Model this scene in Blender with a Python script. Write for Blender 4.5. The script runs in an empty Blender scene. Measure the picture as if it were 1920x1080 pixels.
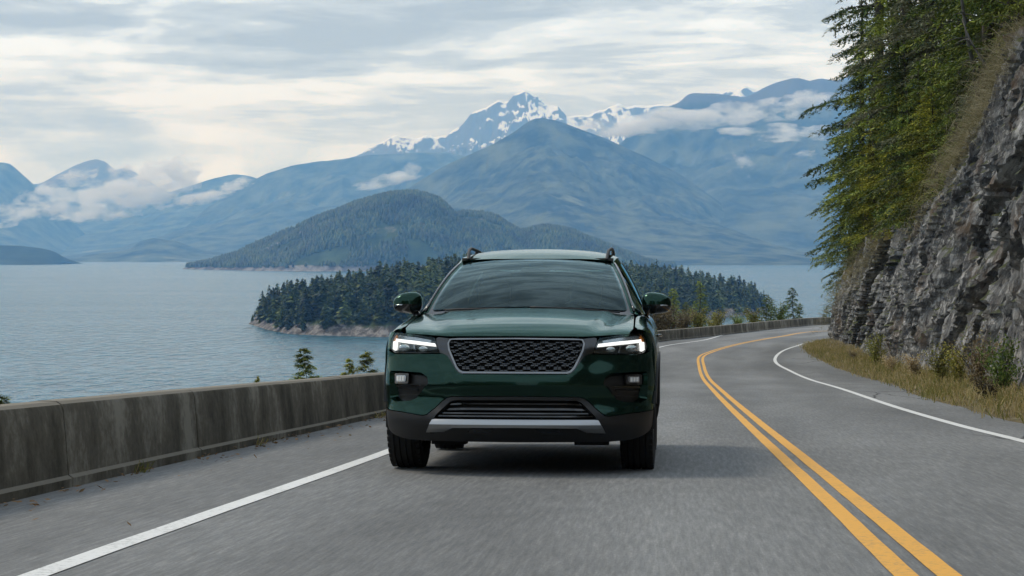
import bpy, math, random
import numpy as np
from mathutils import Vector, Matrix
from mathutils.geometry import delaunay_2d_cdt

random.seed(7)
rng = np.random.default_rng(7)
SC = bpy.context.scene
COL = SC.collection
R_ = math.radians

# ------------------------------------------------------------------ camera
FPX, HORIZON, CAMZ, SEA = 3900.0, 474.0, 0.87, -55.0   # focal length and horizon in photograph pixels
cam_d = bpy.data.cameras.new('camera')
cam_d.sensor_width = 36.0
cam_d.lens = FPX / 1920.0 * 36.0
cam_d.shift_y = -(540.0 - HORIZON) / 1920.0
cam_d.clip_start, cam_d.clip_end = 0.1, 90000.0
cam = bpy.data.objects.new('camera', cam_d)
cam.location = (0, 0, CAMZ)
cam.rotation_euler = (R_(90), 0, 0)
COL.objects.link(cam)
SC.camera = cam

# ------------------------------------------------------------------ world, sun, exposure
SUN_ELEV, SUN_AZ = 48.0, -62.0          # azimuth from +Y towards +X (negative: from the sea side)
W = bpy.data.worlds.new('World')
SC.world = W
W.use_nodes = True

def nodes_of(tree):
    tree.nodes.clear()
    def N(kind, **kw):
        n = tree.nodes.new(kind)
        for k, v in kw.items():
            if k == 'ins':
                for kk, vv in v.items():
                    s = n.inputs[kk]
                    if isinstance(vv, bpy.types.NodeSocket):
                        tree.links.new(vv, s)
                    else:
                        s.default_value = vv
            else:
                setattr(n, k, v)
        return n
    return N

def ramp_set(n, stops, interp='LINEAR'):
    cr = n.color_ramp
    cr.interpolation = interp
    while len(cr.elements) > 1:
        cr.elements.remove(cr.elements[-1])
    cr.elements[0].position = stops[0][0]
    c = stops[0][1]
    cr.elements[0].color = (c, c, c, 1) if isinstance(c, (int, float)) else (*c, 1)
    for p, c in stops[1:]:
        e = cr.elements.new(p)
        e.color = (c, c, c, 1) if isinstance(c, (int, float)) else (*c, 1)

def build_world():
    N = nodes_of(W.node_tree)
    sky = N('ShaderNodeTexSky', sky_type='NISHITA', sun_disc=False, sun_elevation=R_(SUN_ELEV), sun_rotation=R_(SUN_AZ))
    sky.altitude = 0
    sky.air_density = 1.0
    sky.dust_density = 1.5
    tc = N('ShaderNodeTexCoord')
    sep = N('ShaderNodeSeparateXYZ', ins={0: tc.outputs['Generated']})
    zp = N('ShaderNodeMath', operation='MAXIMUM', ins={0: sep.outputs['Z'], 1: 0.0})
    den = N('ShaderNodeMath', operation='ADD', ins={0: zp.outputs[0], 1: 0.07})
    px = N('ShaderNodeMath', operation='DIVIDE', ins={0: sep.outputs['X'], 1: den.outputs[0]})
    py = N('ShaderNodeMath', operation='DIVIDE', ins={0: sep.outputs['Y'], 1: den.outputs[0]})
    P = N('ShaderNodeCombineXYZ', ins={0: px.outputs[0], 1: py.outputs[0], 2: 0.0})
    # stratus streaks: a flat cloud deck seen from below
    m1 = N('ShaderNodeMapping', ins={'Vector': P.outputs[0], 'Location': (3.1, 7.7, 0), 'Scale': (0.8, 1.15, 1)})
    n1 = N('ShaderNodeTexNoise', noise_dimensions='2D', ins={'Vector': m1.outputs[0], 'Scale': 1.0, 'Detail': 9.0, 'Roughness': 0.58, 'Distortion': 0.9})
    m2 = N('ShaderNodeMapping', ins={'Vector': P.outputs[0], 'Location': (1.7, 2.3, 0), 'Scale': (1.3, 2.2, 1)})
    n2 = N('ShaderNodeTexNoise', noise_dimensions='2D', ins={'Vector': m2.outputs[0], 'Scale': 1.3, 'Detail': 8.0, 'Roughness': 0.6, 'Distortion': 1.0})
    m4 = N('ShaderNodeMapping', ins={'Vector': tc.outputs['Generated'], 'Location': (0.7, 0.3, 0.1), 'Scale': (7.5, 7.5, 34)})
    n4 = N('ShaderNodeTexNoise', ins={'Vector': m4.outputs[0], 'Scale': 1.0, 'Detail': 10.0, 'Roughness': 0.6, 'Distortion': 0.5})
    mx = N('ShaderNodeMix', data_type='FLOAT', ins={0: 0.4, 2: n1.outputs[0], 3: n2.outputs[0]})
    mx = N('ShaderNodeMix', data_type='FLOAT', ins={0: 0.62, 2: mx.outputs[0], 3: n4.outputs[0]})
    r1 = N('ShaderNodeValToRGB', ins={0: mx.outputs[0]})
    ramp_set(r1, [(0.40, (4.7, 5.5, 6.2)), (0.47, (6.3, 7.4, 8.5)), (0.52, (8.9, 10.3, 11.9)), (0.565, (11.3, 12.9, 14.9))], 'EASE')
    # heaped cloud low over the horizon
    m3 = N('ShaderNodeMapping', ins={'Vector': tc.outputs['Generated'], 'Location': (0.4, 0.0, 0.2), 'Scale': (13, 13, 24)})
    n3 = N('ShaderNodeTexNoise', ins={'Vector': m3.outputs[0], 'Scale': 1.0, 'Detail': 6.0, 'Roughness': 0.55, 'Distortion': 0.3})
    r3 = N('ShaderNodeValToRGB', ins={0: n3.outputs[0]})
    ramp_set(r3, [(0.36, (6.0, 7.5, 9.0)), (0.48, (8.8, 10.3, 11.8)), (0.58, (12.0, 13.5, 14.8))], 'EASE')
    lowm = N('ShaderNodeMapRange', interpolation_type='SMOOTHSTEP', ins={0: sep.outputs['Z'], 1: 0.075, 2: 0.035, 3: 0.0, 4: 0.85})
    c2 = N('ShaderNodeMix', data_type='RGBA', ins={0: lowm.outputs[0], 6: r1.outputs[0], 7: r3.outputs[0]})
    # a little of the clear sky shows through
    c3 = N('ShaderNodeMix', data_type='RGBA', ins={0: 0.90, 6: sky.outputs[0], 7: c2.outputs[2]})
    bg = N('ShaderNodeBackground', ins={0: c3.outputs[2], 1: 0.1})
    out = N('ShaderNodeOutputWorld', ins={0: bg.outputs[0]})
build_world()

sun_d = bpy.data.lights.new('sun', 'SUN')
sun_d.energy, sun_d.angle, sun_d.color = 1.8, R_(16), (1.0, 0.92, 0.80)
sun = bpy.data.objects.new('sun', sun_d)
_d = Vector((math.sin(R_(SUN_AZ)) * math.cos(R_(SUN_ELEV)), math.cos(R_(SUN_AZ)) * math.cos(R_(SUN_ELEV)), math.sin(R_(SUN_ELEV))))
sun.rotation_euler = _d.to_track_quat('Z', 'Y').to_euler()
sun.location = (-20, 10, 30)
COL.objects.link(sun)

SC.view_settings.view_transform = 'Standard'
SC.view_settings.look = 'None'
SC.view_settings.exposure = 0.0
SC.view_settings.gamma = 1.0
SC.view_settings.use_curve_mapping = False
SC.cycles.use_denoising = True
SC.cycles.max_bounces = 8
SC.cycles.transparent_max_bounces = 16
SC.cycles.volume_bounces = 3
SC.cycles.caustics_reflective = False
SC.cycles.caustics_refractive = False
SC.cycles.sample_clamp_indirect = 6.0

# ------------------------------------------------------------------ helpers
def tag(o, label=None, cat=None, group=None, kind=None):
    if label: o['label'] = label
    if cat: o['category'] = cat
    if group: o['group'] = group
    if kind: o['kind'] = kind
    return o

def empty(name, loc=(0, 0, 0), rot=(0, 0, 0), parent=None):
    o = bpy.data.objects.new(name, None)
    o.empty_display_size = 0.3
    o.location, o.rotation_euler = loc, rot
    COL.objects.link(o)
    if parent: o.parent = parent
    return o

def mesh(name, V, F, smooth=True, sharp=None, uv=None):
    """V (n,3) array; F a list of index lists, or an (m,k) array."""
    me = bpy.data.meshes.new(name)
    V = np.asarray(V, dtype=np.float64).reshape(-1, 3)
    if isinstance(F, np.ndarray):
        m, k = F.shape
        me.vertices.add(len(V))
        me.vertices.foreach_set('co', V.astype(np.float32).ravel())
        me.loops.add(m * k)
        me.loops.foreach_set('vertex_index', F.astype(np.int32).ravel())
        me.polygons.add(m)
        me.polygons.foreach_set('loop_start', np.arange(0, m * k, k, dtype=np.int32))
        me.update(calc_edges=True)
    else:
        me.from_pydata([tuple(v) for v in V], [], [tuple(f) for f in F])
    me.validate()
    if smooth:
        me.polygons.foreach_set('use_smooth', np.ones(len(me.polygons), dtype=bool))
        if sharp is not None:
            me.set_sharp_from_angle(angle=R_(sharp))
    if uv is not None:
        ul = me.uv_layers.new(name='uv')
        li = np.zeros(len(me.loops), dtype=np.int32)
        me.loops.foreach_get('vertex_index', li)
        ul.data.foreach_set('uv', np.asarray(uv, dtype=np.float32)[li].ravel())
    me.update()
    return me

def obj(name, V, F, mat, parent=None, smooth=True, sharp=None, uv=None):
    me = V if isinstance(V, bpy.types.Mesh) else mesh(name, V, F, smooth, sharp, uv)
    o = bpy.data.objects.new(name, me)
    if mat and not me.materials:
        me.materials.append(mat)
    COL.objects.link(o)
    if parent: o.parent = parent
    return o

def copy_tree(o, parent=None):
    c = o.copy()
    COL.objects.link(c)
    c.parent = parent
    for ch in list(o.children):
        copy_tree(ch, c)
    return c

def grid_faces(n, m, off=0):
    """n rows of m vertices."""
    i = np.arange(n - 1)[:, None] * m + np.arange(m - 1)[None, :]
    i = i.ravel() + off
    return np.stack([i, i + 1, i + m + 1, i + m], 1)

def pchip(xs, ys):
    xs = np.asarray(xs, float); ys = np.asarray(ys, float)
    h = np.diff(xs); d = np.diff(ys) / h
    m = np.zeros(len(xs))
    for i in range(1, len(xs) - 1):
        if d[i - 1] * d[i] > 0:
            w1, w2 = 2 * h[i] + h[i - 1], h[i] + 2 * h[i - 1]
            m[i] = (w1 + w2) / (w1 / d[i - 1] + w2 / d[i])
    m[0], m[-1] = d[0], d[-1]
    def f(x):
        x = np.asarray(x, float)
        k = np.clip(np.searchsorted(xs, x) - 1, 0, len(xs) - 2)
        t = np.clip((x - xs[k]) / h[k], 0, 1)
        t2, t3 = t * t, t * t * t
        return (2*t3 - 3*t2 + 1) * ys[k] + (t3 - 2*t2 + t) * h[k] * m[k] + (-2*t3 + 3*t2) * ys[k+1] + (t3 - t2) * h[k] * m[k+1]
    return f

def smooth_poly(pts, step):
    """Catmull-Rom through 2-D points, resampled to an even step."""
    P = np.asarray(pts, float)
    P = np.vstack([2 * P[0] - P[1], P, 2 * P[-1] - P[-2]])
    out = []
    for i in range(1, len(P) - 2):
        p0, p1, p2, p3 = P[i-1], P[i], P[i+1], P[i+2]
        t0 = 0.0; t1 = t0 + np.linalg.norm(p1-p0)**.5; t2 = t1 + np.linalg.norm(p2-p1)**.5; t3 = t2 + np.linalg.norm(p3-p2)**.5
        for t in np.linspace(t1, t2, 24, endpoint=False):
            a1 = (t1-t)/(t1-t0)*p0 + (t-t0)/(t1-t0)*p1
            a2 = (t2-t)/(t2-t1)*p1 + (t-t1)/(t2-t1)*p2
            a3 = (t3-t)/(t3-t2)*p2 + (t-t2)/(t3-t2)*p3
            b1 = (t2-t)/(t2-t0)*a1 + (t-t0)/(t2-t0)*a2
            b2 = (t3-t)/(t3-t1)*a2 + (t-t1)/(t3-t1)*a3
            out.append((t2-t)/(t2-t1)*b1 + (t-t1)/(t2-t1)*b2)
    out.append(P[-2])
    out = np.array(out)
    s = np.r_[0, np.cumsum(np.linalg.norm(np.diff(out, axis=0), axis=1))]
    n = max(2, int(round(s[-1] / step)) + 1)
    q = np.linspace(0, s[-1], n)
    return np.stack([np.interp(q, s, out[:, 0]), np.interp(q, s, out[:, 1])], 1)

def normals2(P):
    """Right-hand unit normals of a 2-D polyline (right of travel)."""
    t = np.gradient(P, axis=0)
    t /= np.linalg.norm(t, axis=1)[:, None]
    return np.stack([t[:, 1], -t[:, 0]], 1)

# noise ------------------------------------------------------------
_perm = np.random.default_rng(3).permutation(512)
_perm = np.r_[_perm, _perm, _perm]
_g3 = np.random.default_rng(4).normal(size=(512, 3)); _g3 /= np.linalg.norm(_g3, axis=1)[:, None]

def perlin(x, y, z=0.0):
    x, y, z = np.broadcast_arrays(np.asarray(x, float), np.asarray(y, float), np.asarray(z, float))
    xi, yi, zi = np.floor(x).astype(int), np.floor(y).astype(int), np.floor(z).astype(int)
    xf, yf, zf = x - xi, y - yi, z - zi
    u, v, w = [t * t * t * (t * (t * 6 - 15) + 10) for t in (xf, yf, zf)]
    def gr(i, j, k):
        h = _perm[(_perm[(_perm[(xi + i) & 511] + yi + j) & 511] + zi + k) & 511]
        g = _g3[h]
        return g[..., 0] * (xf - i) + g[..., 1] * (yf - j) + g[..., 2] * (zf - k)
    def lp(a, b, t): return a + t * (b - a)
    return lp(lp(lp(gr(0,0,0), gr(1,0,0), u), lp(gr(0,1,0), gr(1,1,0), u), v),
              lp(lp(gr(0,0,1), gr(1,0,1), u), lp(gr(0,1,1), gr(1,1,1), u), v), w) * 1.5

def fbm(x, y, z=0.0, octv=5, gain=0.5, ridged=False):
    a, f, s, tot = 1.0, 1.0, 0.0, 0.0
    for o in range(octv):
        n = perlin(np.asarray(x) * f + 17.3 * o, np.asarray(y) * f + 5.1 * o, np.asarray(z) * f)
        s = s + a * ((1 - 2 * np.abs(n)) if ridged else n)
        tot += a; a *= gain; f *= 2.03
    return s / tot

def cells(x, y, seed=0):
    """Tilted-facet cellular noise: every cell is one flat, tipped plane."""
    r = np.random.default_rng(seed)
    J = r.random((64, 64, 2)); Hh = r.random((64, 64)) - .5; G = r.normal(size=(64, 64, 2))
    xi, yi = np.floor(x).astype(int), np.floor(y).astype(int)
    best = np.full(x.shape, 9e9); val = np.zeros(x.shape)
    for dx in (-1, 0, 1):
        for dy in (-1, 0, 1):
            cx, cy = xi + dx, yi + dy
            a, b = cx & 63, cy & 63
            px, py = cx + J[a, b, 0], cy + J[a, b, 1]
            d = (x - px) ** 2 + (y - py) ** 2
            v = Hh[a, b] + .55 * (G[a, b, 0] * (x - px) + G[a, b, 1] * (y - py))
            k = d < best
            best = np.where(k, d, best); val = np.where(k, v, val)
    return val

# materials --------------------------------------------------------
def material(name):
    m = bpy.data.materials.new(name)
    m.use_nodes = True
    N = nodes_of(m.node_tree)
    out = N('ShaderNodeOutputMaterial')
    return m, N, out

def simple(name, color, rough=0.5, metal=0.0, coat=0.0, spec=0.5, emit=None, es=0.0, noise=None):
    m, N, out = material(name)
    b = N('ShaderNodeBsdfPrincipled', ins={'Base Color': (*color, 1), 'Roughness': rough, 'Metallic': metal, 'Coat Weight': coat, 'Coat Roughness': 0.03, 'Specular IOR Level': spec})
    if emit:
        b.inputs['Emission Color'].default_value = (*emit, 1)
        b.inputs['Emission Strength'].default_value = es
    if noise:
        sc, amt = noise
        tc = N('ShaderNodeTexCoord')
        n = N('ShaderNodeTexNoise', ins={'Vector': tc.outputs['Object'], 'Scale': sc, 'Detail': 5.0, 'Roughness': 0.6})
        r = N('ShaderNodeMapRange', ins={0: n.outputs[0], 1: 0.3, 2: 0.7, 3: 1 - amt, 4: 1 + amt})
        mm = N('ShaderNodeMix', data_type='RGBA', blend_type='MULTIPLY', ins={0: 1.0, 6: (*color, 1), 7: (1, 1, 1, 1)})
        m.node_tree.links.new(r.outputs[0], mm.inputs[7])
        m.node_tree.links.new(mm.outputs[2], b.inputs['Base Color'])
    m.node_tree.links.new(b.outputs[0], out.inputs[0])
    return m

# the lie of the road: falls 4.5 % ahead of the camera, then eases off
def G(Y):
    Y = np.asarray(Y, float)
    d = Y - 60.0
    ramp = np.where(d < -10, 0.0, np.where(d > 10, d, (d + 10) ** 2 / 40.0))
    return -0.0451 * Y + 0.0271 * ramp

def on_ground(px, py):
    """Point of the road surface that the photograph shows at a pixel."""
    lo, hi = 2.0, 600.0
    for _ in range(60):
        m = .5 * (lo + hi)
        y = HORIZON + FPX * (CAMZ - float(G(m))) / m
        if y > py: lo = m
        else: hi = m
    return ((px - 960.0) / FPX * m, m)

def at(px, py, Y):
    return ((px - 960.0) / FPX * Y, Y, CAMZ - (py - HORIZON) / FPX * Y)

# ================================================================== LARGE STRUCTURE: sea, mountains, islands
def terrain_mat(name, low, mid, rock, rock_z=None, snow=None, scale=0.002, patch=None, bump=0.6, treedetail=None, shore=None):
    """Wooded slope: two greens mixed by noise, bare rock by height or patches, snow on the high flatter ground."""
    m, N, out = material(name)
    L = m.node_tree.links
    geo = N('ShaderNodeNewGeometry')
    sepP = N('ShaderNodeSeparateXYZ', ins={0: geo.outputs['Position']})
    sepN = N('ShaderNodeSeparateXYZ', ins={0: geo.outputs['Normal']})
    n1 = N('ShaderNodeTexNoise', ins={'Vector': geo.outputs['Position'], 'Scale': scale, 'Detail': 9.0, 'Roughness': 0.65})
    r1 = N('ShaderNodeMapRange', ins={0: n1.outputs[0], 1: 0.4, 2: 0.62})
    c = N('ShaderNodeMix', data_type='RGBA', ins={0: r1.outputs[0], 6: (*low, 1), 7: (*mid, 1)})
    col = c.outputs[2]
    if patch:
        n2 = N('ShaderNodeTexNoise', ins={'Vector': geo.outputs['Position'], 'Scale': patch[0], 'Detail': 5.0, 'Roughness': 0.6})
        r2 = N('ShaderNodeMapRange', ins={0: n2.outputs[0], 1: patch[1], 2: patch[1] + 0.06})
        c = N('ShaderNodeMix', data_type='RGBA', ins={0: r2.outputs[0], 6: col, 7: (*patch[2], 1)})
        col = c.outputs[2]
    if rock_z is not None:
        nz = N('ShaderNodeMath', operation='MULTIPLY_ADD', ins={0: n1.outputs[0], 1: rock_z[1], 2: sepP.outputs['Z']})
        r3 = N('ShaderNodeMapRange', ins={0: nz.outputs[0], 1: rock_z[0], 2: rock_z[0] + rock_z[1] * .3})
        c = N('ShaderNodeMix', data_type='RGBA', ins={0: r3.outputs[0], 6: col, 7: (*rock, 1)})
        col = c.outputs[2]
    if shore:
        nz = N('ShaderNodeTexNoise', ins={'Vector': geo.outputs['Position'], 'Scale': shore[2], 'Detail': 6.0})
        nz = N('ShaderNodeMath', operation='MULTIPLY_ADD', ins={0: nz.outputs[0], 1: -shore[1] * 2, 2: sepP.outputs['Z']})
        r4 = N('ShaderNodeMapRange', ins={0: nz.outputs[0], 1: SEA + shore[0], 2: SEA + shore[0] - shore[1] * .5})
        n5 = N('ShaderNodeTexNoise', ins={'Vector': geo.outputs['Position'], 'Scale': shore[2] * 1.7, 'Detail': 8.0, 'Roughness': 0.7})
        r5 = N('ShaderNodeValToRGB', ins={0: n5.outputs[0]})
        ramp_set(r5, [(0.3, (0.05, 0.045, 0.04)), (0.46, (0.09, 0.08, 0.07)), (0.60, (0.26, 0.24, 0.22)), (0.7, (0.15, 0.105, 0.085))])
        c = N('ShaderNodeMix', data_type='RGBA', ins={0: r4.outputs[0], 6: col, 7: r5.outputs[0]})
        col = c.outputs[2]
    if snow is not None:
        n4 = N('ShaderNodeTexNoise', ins={'Vector': geo.outputs['Position'], 'Scale': snow[2], 'Detail': 7.0, 'Roughness': 0.62})
        a = N('ShaderNodeMath', operation='MULTIPLY_ADD', ins={0: n4.outputs[0], 1: snow[1], 2: sepP.outputs['Z']})
        s1 = N('ShaderNodeMapRange', ins={0: a.outputs[0], 1: snow[0], 2: snow[0] + snow[1] * .12})
        b = N('ShaderNodeMath', operation='MULTIPLY_ADD', ins={0: n4.outputs[0], 1: 0.45, 2: sepN.outputs['Z']})
        s2 = N('ShaderNodeMapRange', ins={0: b.outputs[0], 1: snow[3], 2: snow[3] + .06})
        s = N('ShaderNodeMath', operation='MULTIPLY', ins={0: s1.outputs[0], 1: s2.outputs[0]})
        c = N('ShaderNodeMix', data_type='RGBA', ins={0: s.outputs[0], 6: col, 7: (0.86, 0.88, 0.92, 1)})
        col = c.outputs[2]
    bp = N('ShaderNodeBump', ins={'Height': n1.outputs[0], 'Strength': bump, 'Distance': 0.25 / scale * 0.12})
    p = N('ShaderNodeBsdfPrincipled', ins={'Base Color': col, 'Roughness': 0.95, 'Specular IOR Level': 0.1, 'Normal': bp.outputs[0]})
    L.new(p.outputs[0], out.inputs[0])
    return m

def ridge(name, sil, Y0, front, back, mat, seed, nx=220, ny=90, amp=0.25, nscale=1800., jag=0.01, power=1.25, foot=SEA - 8):
    S = np.array(sil, float)
    pxs = np.linspace(S[0, 0], S[-1, 0], nx)
    Hh = CAMZ + (HORIZON - np.interp(pxs, S[:, 0], S[:, 1])) * Y0 / FPX - foot
    k = np.ones(5) / 5
    Hs = np.convolve(np.pad(Hh, 2, mode='edge'), k, 'valid')
    Hh = np.maximum(.5 * Hh + .5 * Hs, 1.0)
    X = (pxs - 960) / FPX * Y0
    d = np.r_[np.linspace(-1, 0, ny), np.linspace(0, 1, ny // 4)[1:]]
    Yr = Y0 + np.where(d < 0, d * front, d * back)
    XX, DD = np.meshgrid(X, d)
    YY = np.repeat(Yr[:, None], nx, 1)
    t = np.abs(DD)
    wob = fbm(XX / nscale + seed, YY / nscale, seed * .7, 4)
    t2 = np.clip(t + .22 * wob * np.minimum(t * 5, 1) * (1 - t), 0, 1)
    prof = (1 - t2) ** power
    rid = fbm(XX / nscale * 1.3 + 3.1 * seed + .35 * wob, YY / nscale * .6, seed, 7, .58, True)
    carve = np.clip(.95 - rid, 0, 2)
    hh = Hh[None, :] * (prof - 1.55 * amp * carve * np.minimum(t * 7, 1) * (1 - t) ** .9 * prof ** .5)
    hh += Hh[None, :] * jag * fbm(XX / nscale * 9, YY / nscale * 9, seed, 4) * (1 - t)
    Z = foot + np.maximum(hh, 0)
    V = np.stack([XX, YY, Z], -1).reshape(-1, 3)
    o = obj(name, V, grid_faces(len(d), nx), mat)
    tag(o, kind='structure')
    return o

FOREST_D, FOREST_M = (0.008, 0.016, 0.010), (0.11, 0.125, 0.075)
GREYROCK = (0.16, 0.15, 0.15)
m_mtn_far = terrain_mat('far_range', (0.03, 0.045, 0.045), (0.06, 0.075, 0.07), GREYROCK, rock_z=(900, 300), scale=0.0012)
m_mtn_snow = terrain_mat('snow_mountain', (0.03, 0.045, 0.03), (0.06, 0.075, 0.05), (0.13, 0.125, 0.125), rock_z=(930, 500), snow=(1340, 460, 0.008, 0.955), scale=0.0022, bump=1.0)
m_mtn_mid = terrain_mat('wooded_mountain', FOREST_D, FOREST_M, GREYROCK, scale=0.0055, patch=(0.0022, 0.63, (0.16, 0.17, 0.10)), bump=1.0)
m_mtn_right = terrain_mat('wooded_high_mountain', FOREST_D, FOREST_M, (0.10, 0.10, 0.10), rock_z=(1180, 250), scale=0.0026, bump=1.0)

m_hill_dark = terrain_mat('headland_wood', (0.012, 0.022, 0.012), (0.03, 0.045, 0.022), GREYROCK, scale=0.01, bump=1.0)
ridge('distant_mountains', [(-420, 470), (-300, 400), (-120, 330), (0, 352), (40, 345), (75, 346), (105, 328), (150, 306), (178, 297), (200, 302), (216, 322), (232, 312), (262, 328), (300, 352), (360, 380), (480, 380), (560, 340), (620, 360), (700, 420), (820, 470)],
      24500, 5000, 2500, m_mtn_far, 1.3, nx=200, ny=60, amp=.3, nscale=2600)
ridge('left_mountain', [(-700, 340), (-420, 250), (-260, 290), (-120, 262), (-40, 295), (0, 305), (18, 306), (45, 330), (80, 362), (115, 392), (150, 430), (190, 470), (230, 492)],
      20500, 4500, 3000, m_mtn_mid, 2.1, nx=160, ny=60, amp=.2, nscale=2200)
ridge('valley_ridge', [(-60, 478), (60, 425), (150, 402), (215, 392), (270, 385), (310, 362), (350, 350), (400, 335), (440, 326), (470, 330), (520, 350), (600, 400), (700, 470)],
      22500, 4500, 2500, m_mtn_mid, 4.4, nx=160, ny=60, amp=.2, nscale=2200)
ridge('snow_peak', [(520, 420), (600, 330), (660, 296), (690, 282), (708, 270), (722, 262), (745, 255), (762, 258), (780, 258), (800, 254), (836, 257), (845, 246), (870, 228), (885, 212), (905, 205), (920, 194), (938, 187), (950, 190), (962, 180), (975, 176), (987, 172), (1000, 178), (1014, 187), (1028, 195), (1046, 196), (1054, 206), (1063, 218), (1085, 216), (1110, 212), (1135, 204), (1160, 197), (1185, 198), (1215, 195), (1240, 198), (1265, 192), (1330, 172), (1380, 169), (1420, 169), (1470, 200), (1560, 300), (1650, 470)],
      23000, 5200, 3000, m_mtn_snow, 5.7, nx=640, ny=180, amp=.40, nscale=1500, jag=.04, power=1.05)
ridge('right_mountain', [(980, 470), (1060, 400), (1140, 290), (1200, 235), (1240, 205), (1275, 192), (1288, 177), (1300, 174), (1340, 176), (1370, 180), (1400, 182), (1430, 165), (1460, 153), (1485, 146), (1500, 147), (1518, 153), (1540, 147), (1570, 152), (1640, 120), (1720, 150), (1850, 110), (2000, 180), (2200, 260), (2500, 470)],
      15800, 4600, 2500, m_mtn_right, 7.9, nx=320, ny=120, amp=.3, nscale=1900, power=1.15)
ridge('left_wooded_mountain', [(120, 486), (190, 478), (250, 462), (285, 446), (325, 440), (350, 425), (385, 392), (420, 370), (450, 355), (480, 335), (500, 326), (540, 312), (580, 305), (640, 298), (700, 290), (760, 288), (840, 285), (900, 300), (1000, 330), (1100, 400), (1180, 470)],
      19000, 4800, 2500, m_mtn_mid, 9.2, nx=260, ny=100, amp=.26, nscale=1500)
ridge('middle_mountain', [(560, 480), (640, 440), (700, 402), (750, 364), (790, 337), (830, 312), (880, 290), (930, 268), (960, 250), (985, 232), (1003, 222), (1020, 221), (1040, 225), (1080, 240), (1130, 258), (1170, 275), (1220, 298), (1280, 330), (1340, 372), (1400, 420), (1480, 462), (1560, 482)],
      13000, 3900, 2500, m_mtn_mid, 11.6, nx=280, ny=110, amp=.3, nscale=1300)
ridge('shore_hill', [(1360, 490), (1400, 474), (1450, 464), (1500, 458), (1560, 455), (1640, 450), (1760, 462), (1900, 490)],
      12500, 1100, 900, m_mtn_mid, 13.0, nx=90, ny=30, amp=.15, nscale=700)
ridge('far_shore_point', [(130, 490), (160, 478), (200, 474), (240, 470), (262, 452), (290, 446), (330, 452), (380, 470), (470, 480), (560, 490)],
      13600, 900, 800, m_mtn_mid, 15.0, nx=90, ny=30, amp=.15, nscale=600)
ridge('low_headland', [(-420, 495), (-200, 456), (-60, 458), (0, 460), (40, 461), (80, 466), (105, 472), (118, 482), (124, 495)],
      10200, 700, 700, m_hill_dark, 17.0, nx=90, ny=30, amp=.12, nscale=600)

# sea ----------------------------------------------------------------
def sea_mat():
    m, N, out = material('sea_water')
    geo = N('ShaderNodeNewGeometry')
    m1 = N('ShaderNodeMapping', ins={'Vector': geo.outputs['Position'], 'Rotation': (0, 0, 0.12), 'Scale': (0.14, 0.055, 0.05)})
    n1 = N('ShaderNodeTexNoise', ins={'Vector': m1.outputs[0], 'Scale': 1.0, 'Detail': 3.0, 'Roughness': 0.55, 'Distortion': 0.4})
    m2 = N('ShaderNodeMapping', ins={'Vector': geo.outputs['Position'], 'Rotation': (0, 0, 0.2), 'Scale': (0.0018, 0.006, 0.005)})
    n2 = N('ShaderNodeTexNoise', ins={'Vector': m2.outputs[0], 'Scale': 1.0, 'Detail': 4.0, 'Roughness': 0.6})
    hs = N('ShaderNodeMapRange', ins={0: n2.outputs[0], 1: 0.35, 2: 0.65, 3: 0.55, 4: 1.0})
    bp = N('ShaderNodeBump', ins={'Height': n1.outputs[0], 'Strength': hs.outputs[0], 'Distance': 9.0})
    cw = N('ShaderNodeMapRange', ins={0: n1.outputs[0], 1: 0.38, 2: 0.62})
    c = N('ShaderNodeMix', data_type='RGBA', ins={0: cw.outputs[0], 6: (0.004, 0.055, 0.08, 1), 7: (0.025, 0.125, 0.17, 1)})
    p = N('ShaderNodeBsdfPrincipled', ins={'Base Color': c.outputs[2], 'Roughness': 0.22, 'IOR': 1.33, 'Specular IOR Level': 0.3, 'Normal': bp.outputs[0]})
    m.node_tree.links.new(p.outputs[0], out.inputs[0])
    return m
xs = np.linspace(-32000, 32000, 33); ys = np.linspace(-3000, 27000, 37)
XX, YY = np.meshgrid(xs, ys)
o = obj('sea', np.stack([XX, YY, np.full_like(XX, SEA)], -1).reshape(-1, 3), grid_faces(37, 33), sea_mat())
tag(o, kind='structure')

# the two wooded islands ----------------------------------------------
def island(name, outline, hfun, mat, n=150):
    """Land of an island: outline polygon (X,Y); height by distance from the shore and hfun."""
    P = np.array(outline, float)
    x0, y0 = P.min(0) - 30; x1, y1 = P.max(0) + 30
    xs = np.linspace(x0, x1, int(n * 1.8)); ys = np.linspace(y0, y1, n)
    XX, YY = np.meshgrid(xs, ys)
    sd = poly_sd(P, XX, YY)
    Z = hfun(XX, YY, sd)
    V = np.stack([XX, YY, Z], -1).reshape(-1, 3)
    o = obj(name, V, grid_faces(n, len(xs)), mat)
    tag(o, kind='structure')
    return P

def poly_in(P, x, y):
    ins = np.zeros(np.shape(x), bool)
    j = len(P) - 1
    for i in range(len(P)):
        xi, yi = P[i]; xj, yj = P[j]
        with np.errstate(divide='ignore', invalid='ignore'):
            c = ((yi > y) != (yj > y)) & (x < (xj - xi) * (y - yi) / (yj - yi + 1e-30) + xi)
        ins ^= c
        j = i
    return ins

def poly_sd(P, x, y):
    """Signed distance, positive inside."""
    d = np.full(np.shape(x), 1e18)
    for i in range(len(P)):
        a, b = P[i], P[(i + 1) % len(P)]
        ab = b - a
        t = np.clip(((x - a[0]) * ab[0] + (y - a[1]) * ab[1]) / (ab @ ab + 1e-12), 0, 1)
        d = np.minimum(d, (x - a[0] - t * ab[0]) ** 2 + (y - a[1] - t * ab[1]) ** 2)
    d = np.sqrt(d)
    return np.where(poly_in(P, x, y), d, -d)

def sea_pt(px, py):
    Y = FPX * (CAMZ - SEA) / (py - HORIZON)
    return ((px - 960) / FPX * Y, Y)

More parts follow.
